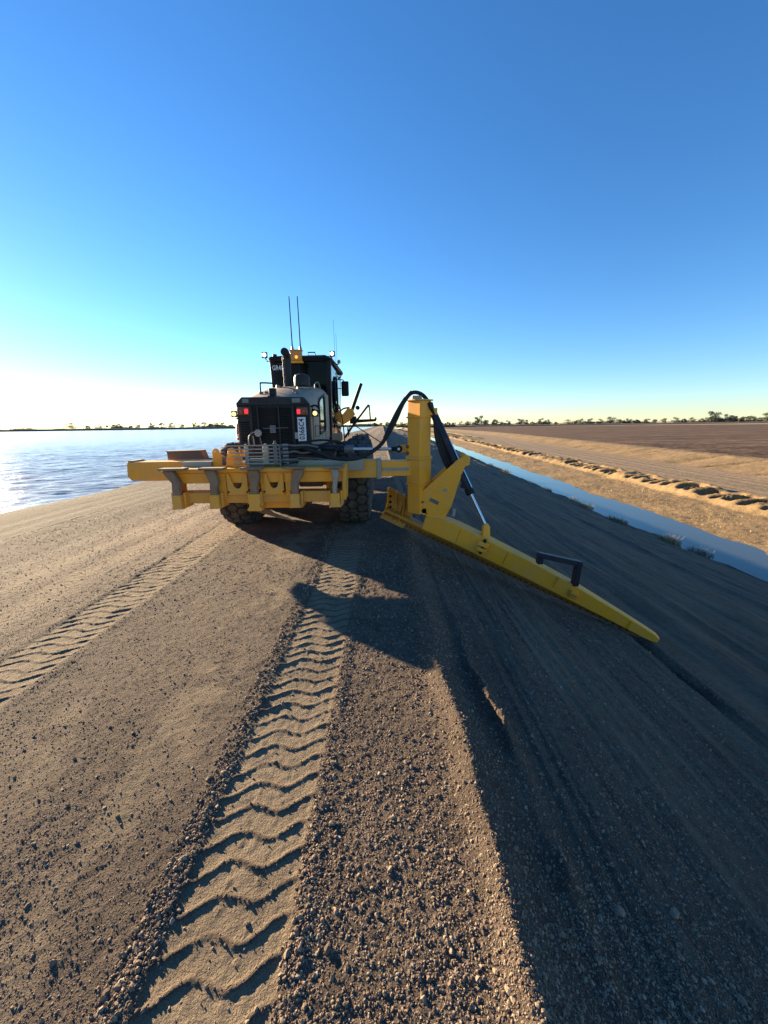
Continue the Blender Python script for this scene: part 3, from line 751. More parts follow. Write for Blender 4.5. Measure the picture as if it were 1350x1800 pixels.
# dark loops added for an unclear outline on the side glass; vertical rail
dr = []
for k in range(25):
    a = 2*math.pi*k/24
    dr.append((-1.07, 9.35+0.26*math.sin(a)+0.05*math.cos(2*a), 2.50+0.40*math.cos(a)))
part('door_dark_loop', MB().tube(dr, 0.016, 8), 'black', cab)
part('door_inner_loop', MB().tube([(-1.06, 9.2, 2.35), (-1.06, 9.32, 2.62), (-1.06, 9.45, 2.40), (-1.06, 9.30, 2.25)], 0.020, 8, 3), 'black', cab)
part('handrail', MB().tube([(-1.09, 9.9, 2.3), (-1.02, 9.92, 2.0), (-0.98, 9.95, 1.5), (-0.98, 9.95, 1.2)], 0.014, 8, 3), 'black', cab)
part('step', B(-1.1, -0.82, 9.7, 10.4, 1.30, 1.36), 'grey_steel', cab, bevel=0.01)
part('step', B(-1.1, -0.85, 9.7, 10.4, 0.85, 0.90), 'grey_steel', cab, bevel=0.01)
# roof gear
bc = part('beacon_box', B(-1.865, -1.625, 8.30, 8.40, 3.10, 3.285), 'amber', roof, bevel=0.012)
part('beacon_bulb', MB().lathe([(0.0001, -0.012), (0.028, -0.008), (0.03, 0)], (-1.735, 8.297, 3.165), 'y', 14), 'amber_spot', roof)
part('beacon_bracket', B(-1.875, -1.615, 8.31, 8.42, 3.055, 3.098), 'yellow_dusty', roof, bevel=0.004)
part('beacon_guard', B(-1.875, -1.615, 8.31, 8.42, 3.288, 3.31), 'yellow_dusty', roof, bevel=0.004)
for (xb, xt) in ((-1.83, -1.835), (-1.665, -1.67)):
    an = part('antenna', MB().tube([(xb, 8.42, 3.32), (xb, 8.42, 3.46), (xt, 8.42, 4.32)], [0.018, 0.016, 0.013, 0.011, 0.010, 0.009], 8, 2), 'antenna_black')
    part('antenna_base', MB().lathe([(0.0001, 0), (0.032, 0), (0.032, 0.04), (0.02, 0.09), (0.0001, 0.09)], (xb, 8.42, 3.30), 'z', 14), 'steel', an)
part('antenna', MB().tube([(-1.17, 10.3, 3.22), (-1.19, 10.3, 4.35)], [0.004, 0.003], 6), 'antenna_black')
part('antenna', MB().tube([(-1.12, 10.2, 3.22), (-1.125, 10.2, 4.0)], [0.004, 0.003], 6), 'antenna_black')
part('roof_hump', B(-1.60, -1.18, 8.7, 10.2, 3.20, 3.27), 'black', roof, bevel=0.03)
part('roof_handle', MB().tube([(-1.55, 8.6, 3.24), (-1.55, 8.6, 3.30), (-1.40, 8.6, 3.30), (-1.40, 8.6, 3.24)], 0.012, 8), 'black', roof)
part('vent_cap', MB().lathe([(0.0001, 0), (0.045, 0), (0.045, 0.07), (0.0001, 0.07)], (-2.25, 8.6, 3.20), 'z', 16), 'black', roof)
work_light(-2.455, 8.55, 3.255, 0.058, 'white_lit', arm=[(-2.42, 8.6, 3.14), (-2.33, 8.6, 3.13)])
work_light(-1.04, 8.55, 3.262, 0.055, 'white_lit', arm=[(-1.06, 8.6, 3.19), (-1.10, 8.6, 3.17)])
part('marker_lamp', MB().lathe([(0.0001, 0), (0.03, 0), (0.035, 0.04), (0.02, 0.07), (0.0001, 0.07)], (-0.92, 8.75, 3.10), 'z', 12), 'amber', roof)
part('marker_bracket', MB().tube([(-0.92, 8.75, 3.10), (-0.95, 8.75, 3.07), (-1.06, 8.75, 3.13)], 0.012, 6), 'black', roof)
# mirror
mr = part('mirror', B(-1.05, -0.86, 10.28, 10.36, 2.53, 2.90), 'black', cab, bevel=0.03)
part('mirror_arm', MB().tube([(-1.12, 10.6, 3.14), (-1.12, 10.35, 3.06), (-1.10, 10.32, 2.94), (-1.0, 10.32, 2.93), (-0.97, 10.32, 2.88)], 0.014, 8), 'black', cab)
part('mirror_arm', MB().tube([(-1.12, 10.6, 2.85), (-1.15, 10.35, 2.80), (-1.10, 10.33, 2.72), (-1.0, 10.32, 2.72)], 0.010, 8), 'black', cab)
part('mirror_arm', MB().tube([(-1.10, 10.32, 2.94), (-1.04, 10.32, 3.13), (-1.01, 10.32, 3.10), (-1.06, 10.32, 2.98)], 0.008, 8), 'black', cab)
# blade lift linkage in front of the cab
part('lift_cylinder', MB().tube([(-0.96, 11.5, 2.02), (-0.88, 11.5, 2.25), (-0.60, 11.5, 2.96)], [0.045, 0.055, 0.05], 12), 'black')
part('lift_saddle', MB().prism([(-1.25, 11.2, 1.76), (-0.98, 11.2, 1.90), (-0.78, 11.2, 2.10), (-0.86, 11.2, 2.26), (-1.0, 11.2, 2.26), (-1.12, 11.2, 2.12), (-1.28, 11.2, 2.05)], (0, 0.16, 0)), 'yellow_dusty', bevel=0.015)
part('saddle_tube', MB().tube([(-1.25, 11.1, 2.12), (-1.10, 11.1, 2.25), (-0.92, 11.1, 2.28)], 0.022, 8, 4), 'black')
part('cylinder_yoke', MB().lathe([(0.0001, -0.05), (0.06, -0.05), (0.06, 0.05), (0.0001, 0.05)], (-0.72, 11.5, 2.29), 'y', 14), 'black')
part('yoke_block', B(-0.95, -0.76, 11.35, 11.55, 1.84, 2.05), 'black', bevel=0.02)
part('side_shift_arm', MB().prism([(-0.87, 11.5, 1.86), (-0.20, 11.5, 1.90), (-0.17, 11.5, 1.97), (-0.20, 11.5, 2.05), (-0.24, 11.5, 1.97), (-0.84, 11.5, 1.96)], (0, 0.10, 0)), 'black', bevel=0.008)
part('drag_strut', MB().tube([(-1.12, 11.5, 1.44), (-0.85, 11.5, 1.82), (-0.40, 11.5, 2.37)], 0.030, 8), 'black')
part('drag_strut', MB().tube([(-0.39, 11.5, 2.37), (-0.36, 11.5, 1.95)], 0.022, 8), 'black')
part('control_rod', MB().tube([(-0.85, 11.4, 1.82), (-0.04, 11.0, 1.30)], 0.014, 8), 'black')
for k, (a, b) in enumerate((((-1.0, 11.2, 1.75), (-0.95, 11.2, 1.55)), ((-0.92, 11.2, 1.82), (-0.98, 11.2, 1.5)))):
    part('hydraulic_hose', MB().tube([a, ((a[0]+b[0])/2-0.03, 11.2, (a[2]+b[2])/2), b], 0.014, 6, 3), 'hose_rubber')

# ---- ripper
RPY = 'yellow_dusty'
rip = part('ripper_upper_beam', MB().box(-3.06, -0.56, 5.56, 5.84, 1.00, 1.155), 'yellow', bevel=0.012)
part('ripper_top_plate', MB().box(-3.06, -0.545, 5.52, 5.90, 1.158, 1.215), RPY, rip, bevel=0.008)
part('ripper_back_rail', MB().box(-3.06, -2.62, 5.86, 5.98, 1.16, 1.29).box(-2.35, -0.30, 5.90, 5.99, 1.12, 1.285), 'worn_grey', rip, bevel=0.006)
low = part('ripper_lower_beam', MB().box(-3.02, -0.60, 5.58, 5.82, 0.70, 0.865), RPY, rip, bevel=0.012)
part('ripper_belly', MB().box(-1.95, -1.22, 5.66, 6.2, 0.60, 0.698), 'yellow', rip, bevel=0.012)
part('ripper_end_plate', MB().prism([(-0.610, 5.53, 0.735), (-0.555, 5.53, 0.735), (-0.535, 5.53, 1.25), (-0.59, 5.53, 1.25)], (0, 0.36, 0)), RPY, rip, bevel=0.006)
part('ripper_end_plate', B(-3.085, -3.025, 5.55, 5.86, 0.62, 1.21), RPY, rip, bevel=0.006)
# vertical plates and U shaped link plates
for x0, x1 in ((-2.46, -2.29), (-1.79, -1.735), (-1.43, -1.33)):
    part('web_plate', B(x0, x1, 5.57, 5.83, 0.865, 1.00), 'yellow', rip, bevel=0.006)
    part('web_face', B(x0, x1, 5.545, 5.562, 0.80, 1.145), 'yellow', rip, bevel=0.004)
def u_plate(xa, xb):
    w = xb-xa; cx = (xa+xb)/2; y = 5.548
    out = [(xa, y, 1.14), (xa, y, 0.83), (xb, y, 0.83), (xb, y, 1.14), (xb-0.035, y, 1.14)]
    for k in range(9):
        a = math.pi*k/8
        out.append((cx+(w*0.20)*math.cos(a), y, 0.98-0.055*math.sin(a)))
    out += [(xa+0.035, y, 1.14)]
    return part('u_link_plate', MB().prism(out, (0, -0.030, 0)), 'yellow_dusty', rip, bevel=0.004)
u_plate(-2.27, -1.97); u_plate(-1.73, -1.45)
for cx in (-2.12, -1.59):
    part('link_pin', MB().lathe([(0.0001, -0.12), (0.05, -0.12), (0.05, 0.1), (0.0001, 0.1)], (cx, 5.75, 0.93), 'y', 14), 'rusty', rip)
for k, cx in enumerate((-2.255, -1.98, -1.73, -1.455)):
    part('bolt', MB().lathe([(0.0001, -0.02), (0.014, -0.02), (0.014, 0.0)], (cx, 5.52, 0.875), 'y', 6), 'black', rip)
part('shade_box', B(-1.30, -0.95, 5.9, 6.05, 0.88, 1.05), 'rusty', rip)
# five shanks, each with its socket
SH = [(-2.97, 0.02), (-2.43, 0.01), (-1.86, 0.0), (-1.275, 0.0), (-0.70, 0.0)]
for k, (x, d) in enumerate(SH):
    sk = MB()
    off = -0.10+0.055*k if k < 4 else 0.0
    pts = [(x+off*0.9, 1.205), (x+off*0.7+0.02, 1.13), (x+0.015, 1.03), (x, 0.95), (x, 0.84)]
    wd = [0.075, 0.072, 0.060, 0.052, 0.050] if k != 4 else [0.055, 0.05, 0.035, 0.033, 0.033]
    rings = []
    for (px_, pz), w in zip(pts, wd):
        rings.append([(px_-w, 5.415, pz), (px_+w, 5.415, pz), (px_+w, 5.515, pz), (px_-w, 5.515, pz)])
    sk.loft(rings)
    s = part('ripper_shank', sk, 'shank_steel' if k != 4 else 'steel', rip, bevel=0.012)
    hw = (0.185, 0.18, 0.16, 0.155, 0.15)[k]; cx = (-2.97, -2.415, -1.85, -1.265, -0.70)[k]
    part('shank_head_plate', MB().loft([[(cx-hw*a, 5.36, z), (cx+hw*a, 5.36, z), (cx+hw*a, 5.52, z), (cx-hw*a, 5.52, z)] for a, z in ((0.9, 1.212), (1.0, 1.225), (0.96, 1.243))]), 'shank_steel', rip, bevel=0.004)
    so = MB()
    b0, b1 = (0.065, 0.085)
    if k == 2:
        so.loft([[(x-w, 5.40, z), (x+w, 5.40, z), (x+w, 5.578, z), (x-w, 5.578, z)] for w, z in ((0.10, 0.61), (0.11, 0.635), (0.075, 0.68), (0.075, 0.715), (0.105, 0.745), (0.085, 0.78), (0.09, 0.86))])
    else:
        so.loft([[(x-w, 5.40, z), (x+w, 5.40, z), (x+w, 5.578, z), (x-w, 5.578, z)] for w, z in ((b1, 0.65), (b0, 0.70), (b0, 0.84), (b0-0.008, 0.855))])
    part('shank_socket', so, RPY, rip, bevel=0.010)
    part('socket_cheek', B(x-0.10, x-0.07, 5.47, 5.70, 0.63, 0.88), RPY, rip, bevel=0.006)
    part('socket_cheek', B(x+0.07, x+0.10, 5.47, 5.70, 0.66, 0.88), RPY, rip, bevel=0.006)
part('ripper_tine_tip', MB().loft([[(-2.02, 5.9, 0.50), (-1.90, 5.9, 0.48), (-1.90, 6.0, 0.56), (-2.02, 6.0, 0.60)], [(-1.72, 5.8, 0.44), (-1.70, 5.8, 0.43), (-1.70, 5.86, 0.47), (-1.72, 5.86, 0.48)], [(-1.36, 5.7, 0.375), (-1.355, 5.7, 0.37), (-1.355, 5.71, 0.38), (-1.36, 5.71, 0.385)]]), 'shank_steel', rip)
for x0, x1, z0, z1, m_ in ((-2.2, -2.1, 0.85, 0.99, 'yellow_dusty'), (-1.62, -1.52, 0.85, 0.99, 'yellow_dusty'), (-2.2, -2.1, 0.62, 0.70, 'rusty'), (-1.21, -1.12, 0.62, 0.70, 'rusty')):
    part('ripper_link', B(x0, x1, 5.845, 6.6, z0, z1), m_, rip, bevel=0.01)
# lifting lug and light bracket on the beam
lug = MB().prism([(-2.62, 5.93, 1.20), (-2.615, 5.93, 1.44), (-2.595, 5.93, 1.475), (-2.555, 5.93, 1.485), (-2.525, 5.93, 1.46), (-2.50, 5.93, 1.40), (-2.44, 5.93, 1.36), (-2.44, 5.93, 1.20)], (0, 0.04, 0))
lo = part('lifting_lug', lug, 'yellow', bevel=0.006)
part('lug_white_disc', MB().lathe([(0.0001, -0.004), (0.016, -0.004), (0.016, 0.0)], (-2.57, 5.93, 1.435), 'y', 14), 'plate_white', lo)  # white disc put in for the bright hole in the lug
part('valve_bracket', MB().prism([(-2.37, 5.80, 1.22), (-2.35, 5.80, 1.36), (-2.31, 5.80, 1.48), (-2.26, 5.80, 1.50), (-2.20, 5.80, 1.44), (-2.12, 5.80, 1.40), (-2.12, 5.80, 1.22)], (0, 0.03, 0)), 'yellow', bevel=0.006)
vb = part('valve_block', MB().box(-2.30, -2.12, 5.73, 5.79, 1.34, 1.42), 'yellow', bevel=0.01)
part('coupling', MB().tube([(-2.44, 5.88, 1.27), (-2.36, 5.88, 1.27)], 0.035, 10), 'rusty', vb)
part('coupling', MB().tube([(-2.44, 5.88, 1.335), (-2.37, 5.88, 1.335)], 0.028, 10), 'grey_steel', vb)
for k in range(6):
    z = 1.53-0.053*k
    part('hydraulic_pipe', MB().tube([(-2.30+0.02*k, 5.70, z), (-1.52, 5.70, z-0.002)], 0.0100, 8), 'pipe_steel')
    part('hydraulic_hose', MB().tube([(-1.52, 5.70, z-0.002), (-1.40, 5.70, z), (-1.30, 5.72+0.02*k, z-0.012+0.01*(k % 3)), (-1.15-0.03*k, 5.80+0.03*k, z+0.02*math.sin(k*2)-0.01), (-1.0+0.02*k, 5.95, z-0.05+0.03*((k*7) % 3))], 0.015, 8, 4), 'hose_rubber' if k % 2 else 'grey_steel')
    part('pipe_ferrule', MB().tube([(-1.47, 5.70, z), (-1.39, 5.70, z)], 0.021, 8), 'steel')
part('pipe_clamp_plate', MB().prism([(-1.61, 5.685, 1.25), (-1.55, 5.685, 1.25), (-1.55, 5.685, 1.54), (-1.57, 5.685, 1.60), (-1.59, 5.685, 1.60), (-1.61, 5.685, 1.54)], (0, 0.014, 0)), 'grey_steel', bevel=0.003)
part('pipe_clamp_plate', B(-1.52, -1.50, 5.66, 5.80, 1.20, 1.52), 'grey_steel', bevel=0.003)
part('clamp_post', MB().prism([(-2.06, 5.76, 1.24), (-2.00, 5.76, 1.24), (-2.00, 5.76, 1.52), (-2.03, 5.76, 1.56), (-2.06, 5.76, 1.52)], (0, 0.05, 0)), 'steel', bevel=0.008)
part('clamp_post', MB().prism([(-1.80, 5.76, 1.24), (-1.70, 5.76, 1.24), (-1.70, 5.76, 1.50), (-1.74, 5.76, 1.56), (-1.79, 5.76, 1.52)], (0, 0.05, 0)), 'worn_grey', bevel=0.008)
part('manifold', B(-2.02, -1.52, 5.80, 5.88, 1.215, 1.33), 'grey_steel', bevel=0.01)
part('rear_bumper_bar', MB().tube([(-2.46, 6.15, 1.52), (-2.1, 6.15, 1.52)], 0.03, 10), 'blue_black')

# ---- batter blade: sliding cross beam, mast, hinged blade
cb = MB().prism([(-4.01, 6.03, 1.285), (-4.035, 6.03, 1.06), (-3.97, 6.03, 0.985), (-0.04, 6.03, 0.985), (-0.04, 6.03, 1.262), (-4.01, 6.03, 1.285)][:5], (0, 0.28, 0))
cbo = part('cross_beam', cb, 'yellow_dusty', bevel=0.014, label='dusty yellow sliding cross beam behind the ripper')
part('beam_end_cap', B(-3.98, -3.90, 6.02, 6.32, 1.286, 1.305), 'grey_steel', cbo)
part('beam_end_collar', B(-0.10, -0.036, 6.01, 6.33, 0.965, 1.275), 'worn_grey', cbo, bevel=0.006)
part('inner_beam', B(-0.04, 0.44, 6.05, 6.29, 1.005, 1.245), 'yellow', cbo, bevel=0.01)
part('inner_beam_flange', MB().box(-0.02, 0.40, 6.04, 6.048, 1.09, 1.14), 'worn_grey', cbo)
tr = part('step_tray', MB().prism([(-3.57, 6.36, 1.425), (-2.99, 6.36, 1.435), (-2.95, 6.36, 1.30), (-2.60, 6.36, 1.30), (-2.60, 6.36, 1.275), (-3.54, 6.36, 1.28), (-3.545, 6.36, 1.40)], (0, 0.20, 0)), 'rusty', bevel=0.005)
mast = part('mast', MB().loft([[(0.565+dx*0.185, 6.11+dy*0.185, z) for dx, dy in ((0, -1), (1, 0), (0, 1), (-1, 0))] for z in (0.40, 2.15)]), 'yellow', bevel=0.012, label='upright yellow box mast with welded collars')
def collar(z, h, r, mat='yellow'):
    part('mast_collar', MB().loft([[(0.565+dx*r, 6.11+dy*r, zz) for dx, dy in ((0, -1), (1, 0), (0, 1), (-1, 0))] for zz in (z-h/2, z+h/2)]), mat, mast, bevel=0.005)
collar(1.905, 0.022, 0.205); collar(1.285, 0.055, 0.212, 'yellow_dusty'); collar(0.875, 0.03, 0.208); collar(2.158, 0.022, 0.215, 'yellow_dusty')
part('mast_sleeve', MB().loft([[(0.565+dx*0.196, 6.11+dy*0.196, z) for dx, dy in ((0, -1), (1, 0), (0, 1), (-1, 0))] for z in (0.89, 1.258)]), 'yellow', mast, bevel=0.01)
part('hose_clamp', MB().box(0.45, 0.60, 6.05, 6.15, 2.17, 2.225), 'worn_grey', mast, bevel=0.01)
part('lock_pin', MB().tube([(0.36, 6.1, 1.46), (0.40, 6.1, 1.46)], 0.025, 10), 'rusty', mast)
part('lock_pin', MB().tube([(0.36, 6.1, 1.36), (0.40, 6.1, 1.36)], 0.025, 10), 'rusty', mast)
# blade frame
A0 = Vector((0.019, 6.60, 0.218)); B0 = Vector((3.421, 4.60, -1.018))
E1 = (B0-A0).normalized(); LEN = (B0-A0).length
UP = (Vector((0, 0, 1))-E1*E1.z).normalized(); NB = E1.cross(UP)     # NB points back toward the viewer
def bl(s, n, u): return A0+E1*(s*LEN)+NB*n+UP*u
arm = MB(); rings = []
for s, u0, u1, n0, n1 in ((0.19, 0.17, 0.40, -0.02, 0.20), (0.27, 0.175, 0.47, -0.03, 0.21), (0.31, 0.175, 0.475, -0.03, 0.21), (0.42, 0.165, 0.455, -0.03, 0.20), (0.60, 0.14, 0.405, -0.03, 0.17),
                          (0.75, 0.11, 0.340, -0.03, 0.14), (0.90, 0.07, 0.240, -0.02, 0.10), (0.99, 0.045, 0.175, -0.02, 0.08), (1.02, 0.045, 0.150, -0.01, 0.07), (1.035, 0.055, 0.115, 0.0, 0.06)):
    rings.append([bl(s, n0, u0), bl(s, n1, u0), bl(s, n1, u1), bl(s, n0, u1)])
arm.loft(rings)
bo = part('batter_blade', arm, 'yellow', bevel=0.010, label='long tapered yellow blade arm lying down the bank')
part('blade_toe_plate', MB().prism([bl(0.945, 0.098, 0.075), bl(0.99, 0.09, 0.055), bl(1.02, 0.08, 0.055), bl(1.033, 0.075, 0.075), bl(1.033, 0.075, 0.110), bl(1.018, 0.078, 0.145), bl(0.985, 0.088, 0.165), bl(0.945, 0.094, 0.195)], NB*0.006), 'yellow_dusty', bo)
# lower moldboard strip, sloping forward, and bolted cutting edge
def strip(prof, s0, s1, nm, mat, par, t=1.0, seg=8, taper=0.55):
    mb = MB(); rr = []
    for k in range(seg+1):
        s = s0+(s1-s0)*k/seg; f = 1-(1-taper)*k/seg
        rr.append([bl(s, n*f, u*f) for n, u in prof])
    mb.loft(rr); return part(nm, mb, mat, par, bevel=0.003)
strip([(0.02, 0.075), (0.07, 0.075), (0.10, 0.175), (0.02, 0.20)], 0.0, 0.985, 'moldboard_ledge', 'yellow_worn', bo)
ce = strip([(0.03, -0.005), (0.055, -0.005), (0.095, 0.105), (0.070, 0.115)], 0.0, 0.99, 'cutting_edge', 'cutting_edge', bo)
part('edge_lip', MB().tube([bl(0.0, 0.055, 0.0), bl(0.985, 0.032, 0.0)], 0.009, 6), 'steel', bo)
for k in range(44):
    s = 0.05+0.9*k/43; f = 1-0.45*s
    p = bl(s, 0.083*f, 0.06*f)
    part('edge_bolt', MB().tube([p-NB*0.004, p+NB*0.012+UP*-0.003], 0.010, 6), 'black', bo)
soilb = MB()
for k in range(170):
    s = random.random()**0.8*0.97; f = 1-0.45*s
    c = bl(s, (0.05+0.05*random.random())*f, random.choice((0.0, 0.078, 0.18))*f+0.004)
    r_ = 0.006+0.016*random.random()**2
    pts_ = [c+Vector((random.gauss(0, 1), random.gauss(0, 1), random.gauss(0, 0.6))).normalized()*r_*random.uniform(0.7, 1.2) for _ in range(6)]
    soilb.add(pts_, [(0, 1, 2), (0, 2, 3), (0, 3, 4), (0, 4, 1), (5, 2, 1), (5, 3, 2), (5, 4, 3), (5, 1, 4)])
tag(part('caked_soil', soilb, 'clod', bo), kind='stuff')
for s in (0.335, 0.52, 0.70):
    part('weld_seam', MB().tube([bl(s, 0.212-0.11*(s-0.3), 0.19), bl(s+0.002, 0.212-0.11*(s-0.3), 0.44-0.17*(s-0.3))], 0.006, 6), 'yellow_worn', bo)
# curved heel of the moldboard
hp = [(-0.012, 0.125, -0.005), (0.004, 0.075, 0.09), (0.017, 0.045, 0.20), (0.024, 0.030, 0.33), (0.027, 0.035, 0.47), (0.028, 0.055, 0.585)]
def hbl(s, n, u): return bl(s, n, 0)+Vector((0, 0, u))
def heel_sheet(off, wid, nm, mat, du=0.0):
    hm = MB(); a_ = [(s+off, n, u) for s, n, u in hp]; rr = []
    for t in (0.0, 1.0):
        rr.append([hbl(s+wid*t, n, u*(1-du*t)) for s, n, u in a_]+[hbl(s+wid*t, n-0.028, u*(1-du*t)) for s, n, u in reversed(a_)])
    hm.loft(rr); return part(nm, hm, mat, bo, bevel=0.004)
heel = heel_sheet(0.0, 0.115, 'moldboard_heel', 'yellow_worn', 0.12)
def heel_flange(off, dep, nm='heel_rib', mat='yellow_worn', wav=0.0):
    o_ = [(s+off, n+0.001, u) for s, n, u in hp[1:]]
    pl = [hbl(s, n, u) for s, n, u in o_]+[hbl(s+0.002, n+dep*(1+wav*math.sin(u*16)), u) for s, n, u in reversed(o_)]
    return part(nm, MB().prism(pl, E1*0.020), mat, bo, bevel=0.004)
heel_flange(0.0, 0.075, mat='yellow'); heel_flange(0.040, 0.06, wav=0.5); heel_flange(0.078, 0.07)
for u in (0.24, 0.33, 0.43):
    p = hbl(0.036, 0.045, u); part('rib_dark_disc', MB().tube([p, p+NB*0.02], 0.020, 12), 'black', bo)  # black discs stand in for the dark inside the rib holes
part('heel_rail', MB().obox(bl(0.12, 0.10, 0.19), E1, NB, UP, 0.46, 0.09, 0.02), 'yellow_worn', bo, bevel=0.006)
# hinge plate with its horn
ph = [(1.225, 1.345), (1.275, 1.335), (1.30, 1.30), (1.29, 1.19), (1.225, 1.165), (1.045, 0.54), (1.00, 0.44), (0.90, 0.25), (0.50, 0.465), (0.52, 0.62), (0.58, 0.74), (1.12, 1.27)]
def plate(dy, nm, th=0.035):
    pl = [(x, 5.95-(x-0.9)*0.30+dy, z) for x, z in ph]
    return part(nm, MB().prism(pl, (0.010, 0.034, 0)), 'yellow', bo, bevel=0.006)
plate(-0.06, 'hinge_plate'); plate(0.20, 'hinge_plate')
def pface(x, z, d=0.0): return Vector((x, 5.95-(x-0.9)*0.30-0.06-d, z))
for (x, z, r_) in ((0.635, 0.46, 0.062),):
    part('hinge_pin_ring', MB().lathe([(r_*0.65, -0.03), (r_, -0.03), (r_, 0.0), (r_*0.65, 0.0), (r_*0.65, -0.03)], tuple(pface(x, z)), 'y', 22), 'yellow', bo)
    part('hinge_pin', MB().lathe([(0.0001, -0.022), (r_*0.5, -0.022), (r_*0.5, 0.0)], tuple(pface(x, z)), 'y', 18), 'cutting_edge', bo)
for (x, z) in ((0.615, 0.60), (0.665, 0.425), (0.655, 0.49)):
    part('hinge_bolt', MB().lathe([(0.0001, -0.034), (0.013, -0.034), (0.013, 0.0)], tuple(pface(x, z)), 'y', 8), 'black', bo)
part('data_plate', MB().obox(pface(0.79, 0.615, 0.002), (1, -0.3, -0.45), (0.3, 1, 0), (0.4, -0.12, 1), 0.075, 0.003, 0.030), 'grey_steel', bo)
part('inspection_cover', MB().lathe([(0.0001, -0.008), (0.028, -0.008), (0.03, 0.0)], tuple(pface(0.955, 0.80)), 'y', 16), 'worn_grey', bo)
part('horn_stop', MB().tube([(1.06, 5.72, 0.42), (1.075, 5.72, 0.53)], 0.024, 10), 'worn_grey', bo)
part('hinge_spacer', MB().tube([(1.25, 5.80, 1.25), (1.25, 6.08, 1.25)], 0.05, 14), 'yellow', bo)
part('gusset', MB().prism([(0.50, 5.98, 0.47), (0.55, 5.98, 0.72), (0.72, 5.98, 0.86), (0.80, 5.98, 0.5)], (0, 0.10, 0)), 'yellow', bo, bevel=0.005)
# tilt cylinder from mast top to the blade
C0 = Vector((0.78, 6.14, 1.98)); C1 = Vector((1.545, 5.63, 0.28)); CD = (C1-C0).normalized(); CL = (C1-C0).length
cy = part('tilt_cylinder', MB().tube([C0, C0+CD*(CL*0.70)], 0.058, 18), 'blue_black')
part('gland', MB().tube([C0+CD*(CL*0.67), C0+CD*(CL*0.725)], 0.070, 18), 'black', cy)
part('rod', MB().tube([C0+CD*(CL*0.72), C1], 0.022, 14), 'chrome', cy)
part('port_block', MB().obox(C0+CD*(CL*0.64)+Vector((-0.06, -0.03, -0.02)), (1, 0, 0), (0, 1, 0), (0, 0, 1), 0.035, 0.03, 0.03), 'black', cy)
part('steel_line', MB().tube([C0+CD*(CL*0.25)+Vector((0.05, -0.06, 0)), C0+CD*(CL*0.66)+Vector((0.05, -0.06, 0))], 0.010, 8), 'chrome', cy)
part('mast_ear', B(0.70, 0.84, 6.07, 6.21, 1.93, 2.04), 'yellow', mast, bevel=0.01)
clv = part('rod_clevis', MB().loft([[tuple(C1+Vector((dx*w, dy*w, dz))) for dx, dy in ((-1, -1), (1, -1), (1, 1), (-1, 1))] for w, dz in ((0.03, 0.04), (0.048, 0.0), (0.055, -0.10), (0.055, -0.22))]), 'yellow', bevel=0.008)
part('clevis_lug', MB().obox(bl(0.435, 0.225, 0.38), E1, NB, UP, 0.075, 0.045, 0.035), 'yellow', clv, bevel=0.006)
part('clevis_lug', MB().obox(bl(0.435, 0.225, 0.29), E1, NB, UP, 0.070, 0.045, 0.030), 'yellow', clv, bevel=0.006)
part('clevis_pin', MB().tube([bl(0.435, 0.235, 0.22), bl(0.435, 0.235, 0.46)], 0.024, 12), 'black', clv)
# dark skid frame on the back of the blade
hf0, hf1 = bl(0.655, 0.02, 0.34), bl(0.775, 0.11, 0.30)
hz = Vector((0, 0, 1))
fr = MB()
p0, p1 = Vector((2.14, 5.02, -0.10)), Vector((2.14, 5.02, 0.05)); p2, p3 = Vector((2.62, 4.90, -0.05)), Vector((2.62, 4.95, -0.40))
for a, b in ((p0, p1), (p1+Vector((-0.03, 0, -0.02)), p2+Vector((0.035, 0, -0.02))), (p2, p3)):
    d = (b-a).normalized(); sd_ = Vector((0, 1, 0)); w_ = d.cross(sd_).normalized()
    fr.obox((a+b)/2, d, sd_, w_, (b-a).length/2, 0.05, 0.035)
part('skid_frame', fr, 'blue_black', bo, bevel=0.006)
part('skid_lug', MB().obox(bl(0.765, 0.155, 0.245), E1, NB, UP, 0.05, 0.035, 0.025), 'yellow', bo, bevel=0.005)
part('skid_lug', MB().obox(bl(0.765, 0.155, 0.19), E1, NB, UP, 0.05, 0.035, 0.018), 'yellow_worn', bo, bevel=0.005)
# hoses
part('hydraulic_hose', MB().tube([(-1.30, 5.85, 1.50), (-1.12, 5.86, 1.45), (-0.98, 5.88, 1.40), (-0.80, 5.9, 1.325), (-0.60, 5.9, 1.295), (-0.41, 5.9, 1.305), (-0.22, 5.9, 1.375), (-0.04, 5.92, 1.50), (0.09, 5.95, 1.68), (0.20, 5.98, 1.87), (0.28, 6.0, 2.05), (0.36, 6.02, 2.19), (0.45, 6.05, 2.265), (0.56, 6.08, 2.26), (0.66, 6.10, 2.19), (0.74, 6.10, 2.05)], 0.030, 12, 5), 'hose_rubber', label='thick black spiral-wrapped hose looping up to the mast top')
hw_ = MB()
for k in range(30):
    pass
part('hose_wrap', MB().tube([(0.02+0.43*t, 5.93+0.12*t, 1.575+0.70*(1-(1-t)**1.35)) for t in np.linspace(0.02, 0.98, 60)], [0.031+0.006*(k % 2) for k in range(60)], 10), 'hose_rubber')
for k, dx in enumerate((-0.03, 0.02, 0.06)):
    a = Vector((0.70+0.02*k, 6.06+0.03*k, 2.12)); 
    part('hydraulic_hose', MB().tube([a, Vector((0.80, 6.10, 1.90)), Vector((0.86+dx, 6.04, 1.60)), Vector((0.94+dx, 6.02, 1.35)), Vector((1.03+dx, 6.0, 1.15)), Vector((1.15+dx*0.5, 5.96, 0.98))], 0.034, 10, 4), 'hose_rubber')
hc = part('slide_cylinder', MB().tube([(-1.25, 6.25, 1.47), (-0.50, 6.25, 1.425)], 0.052, 16), 'blue_black')
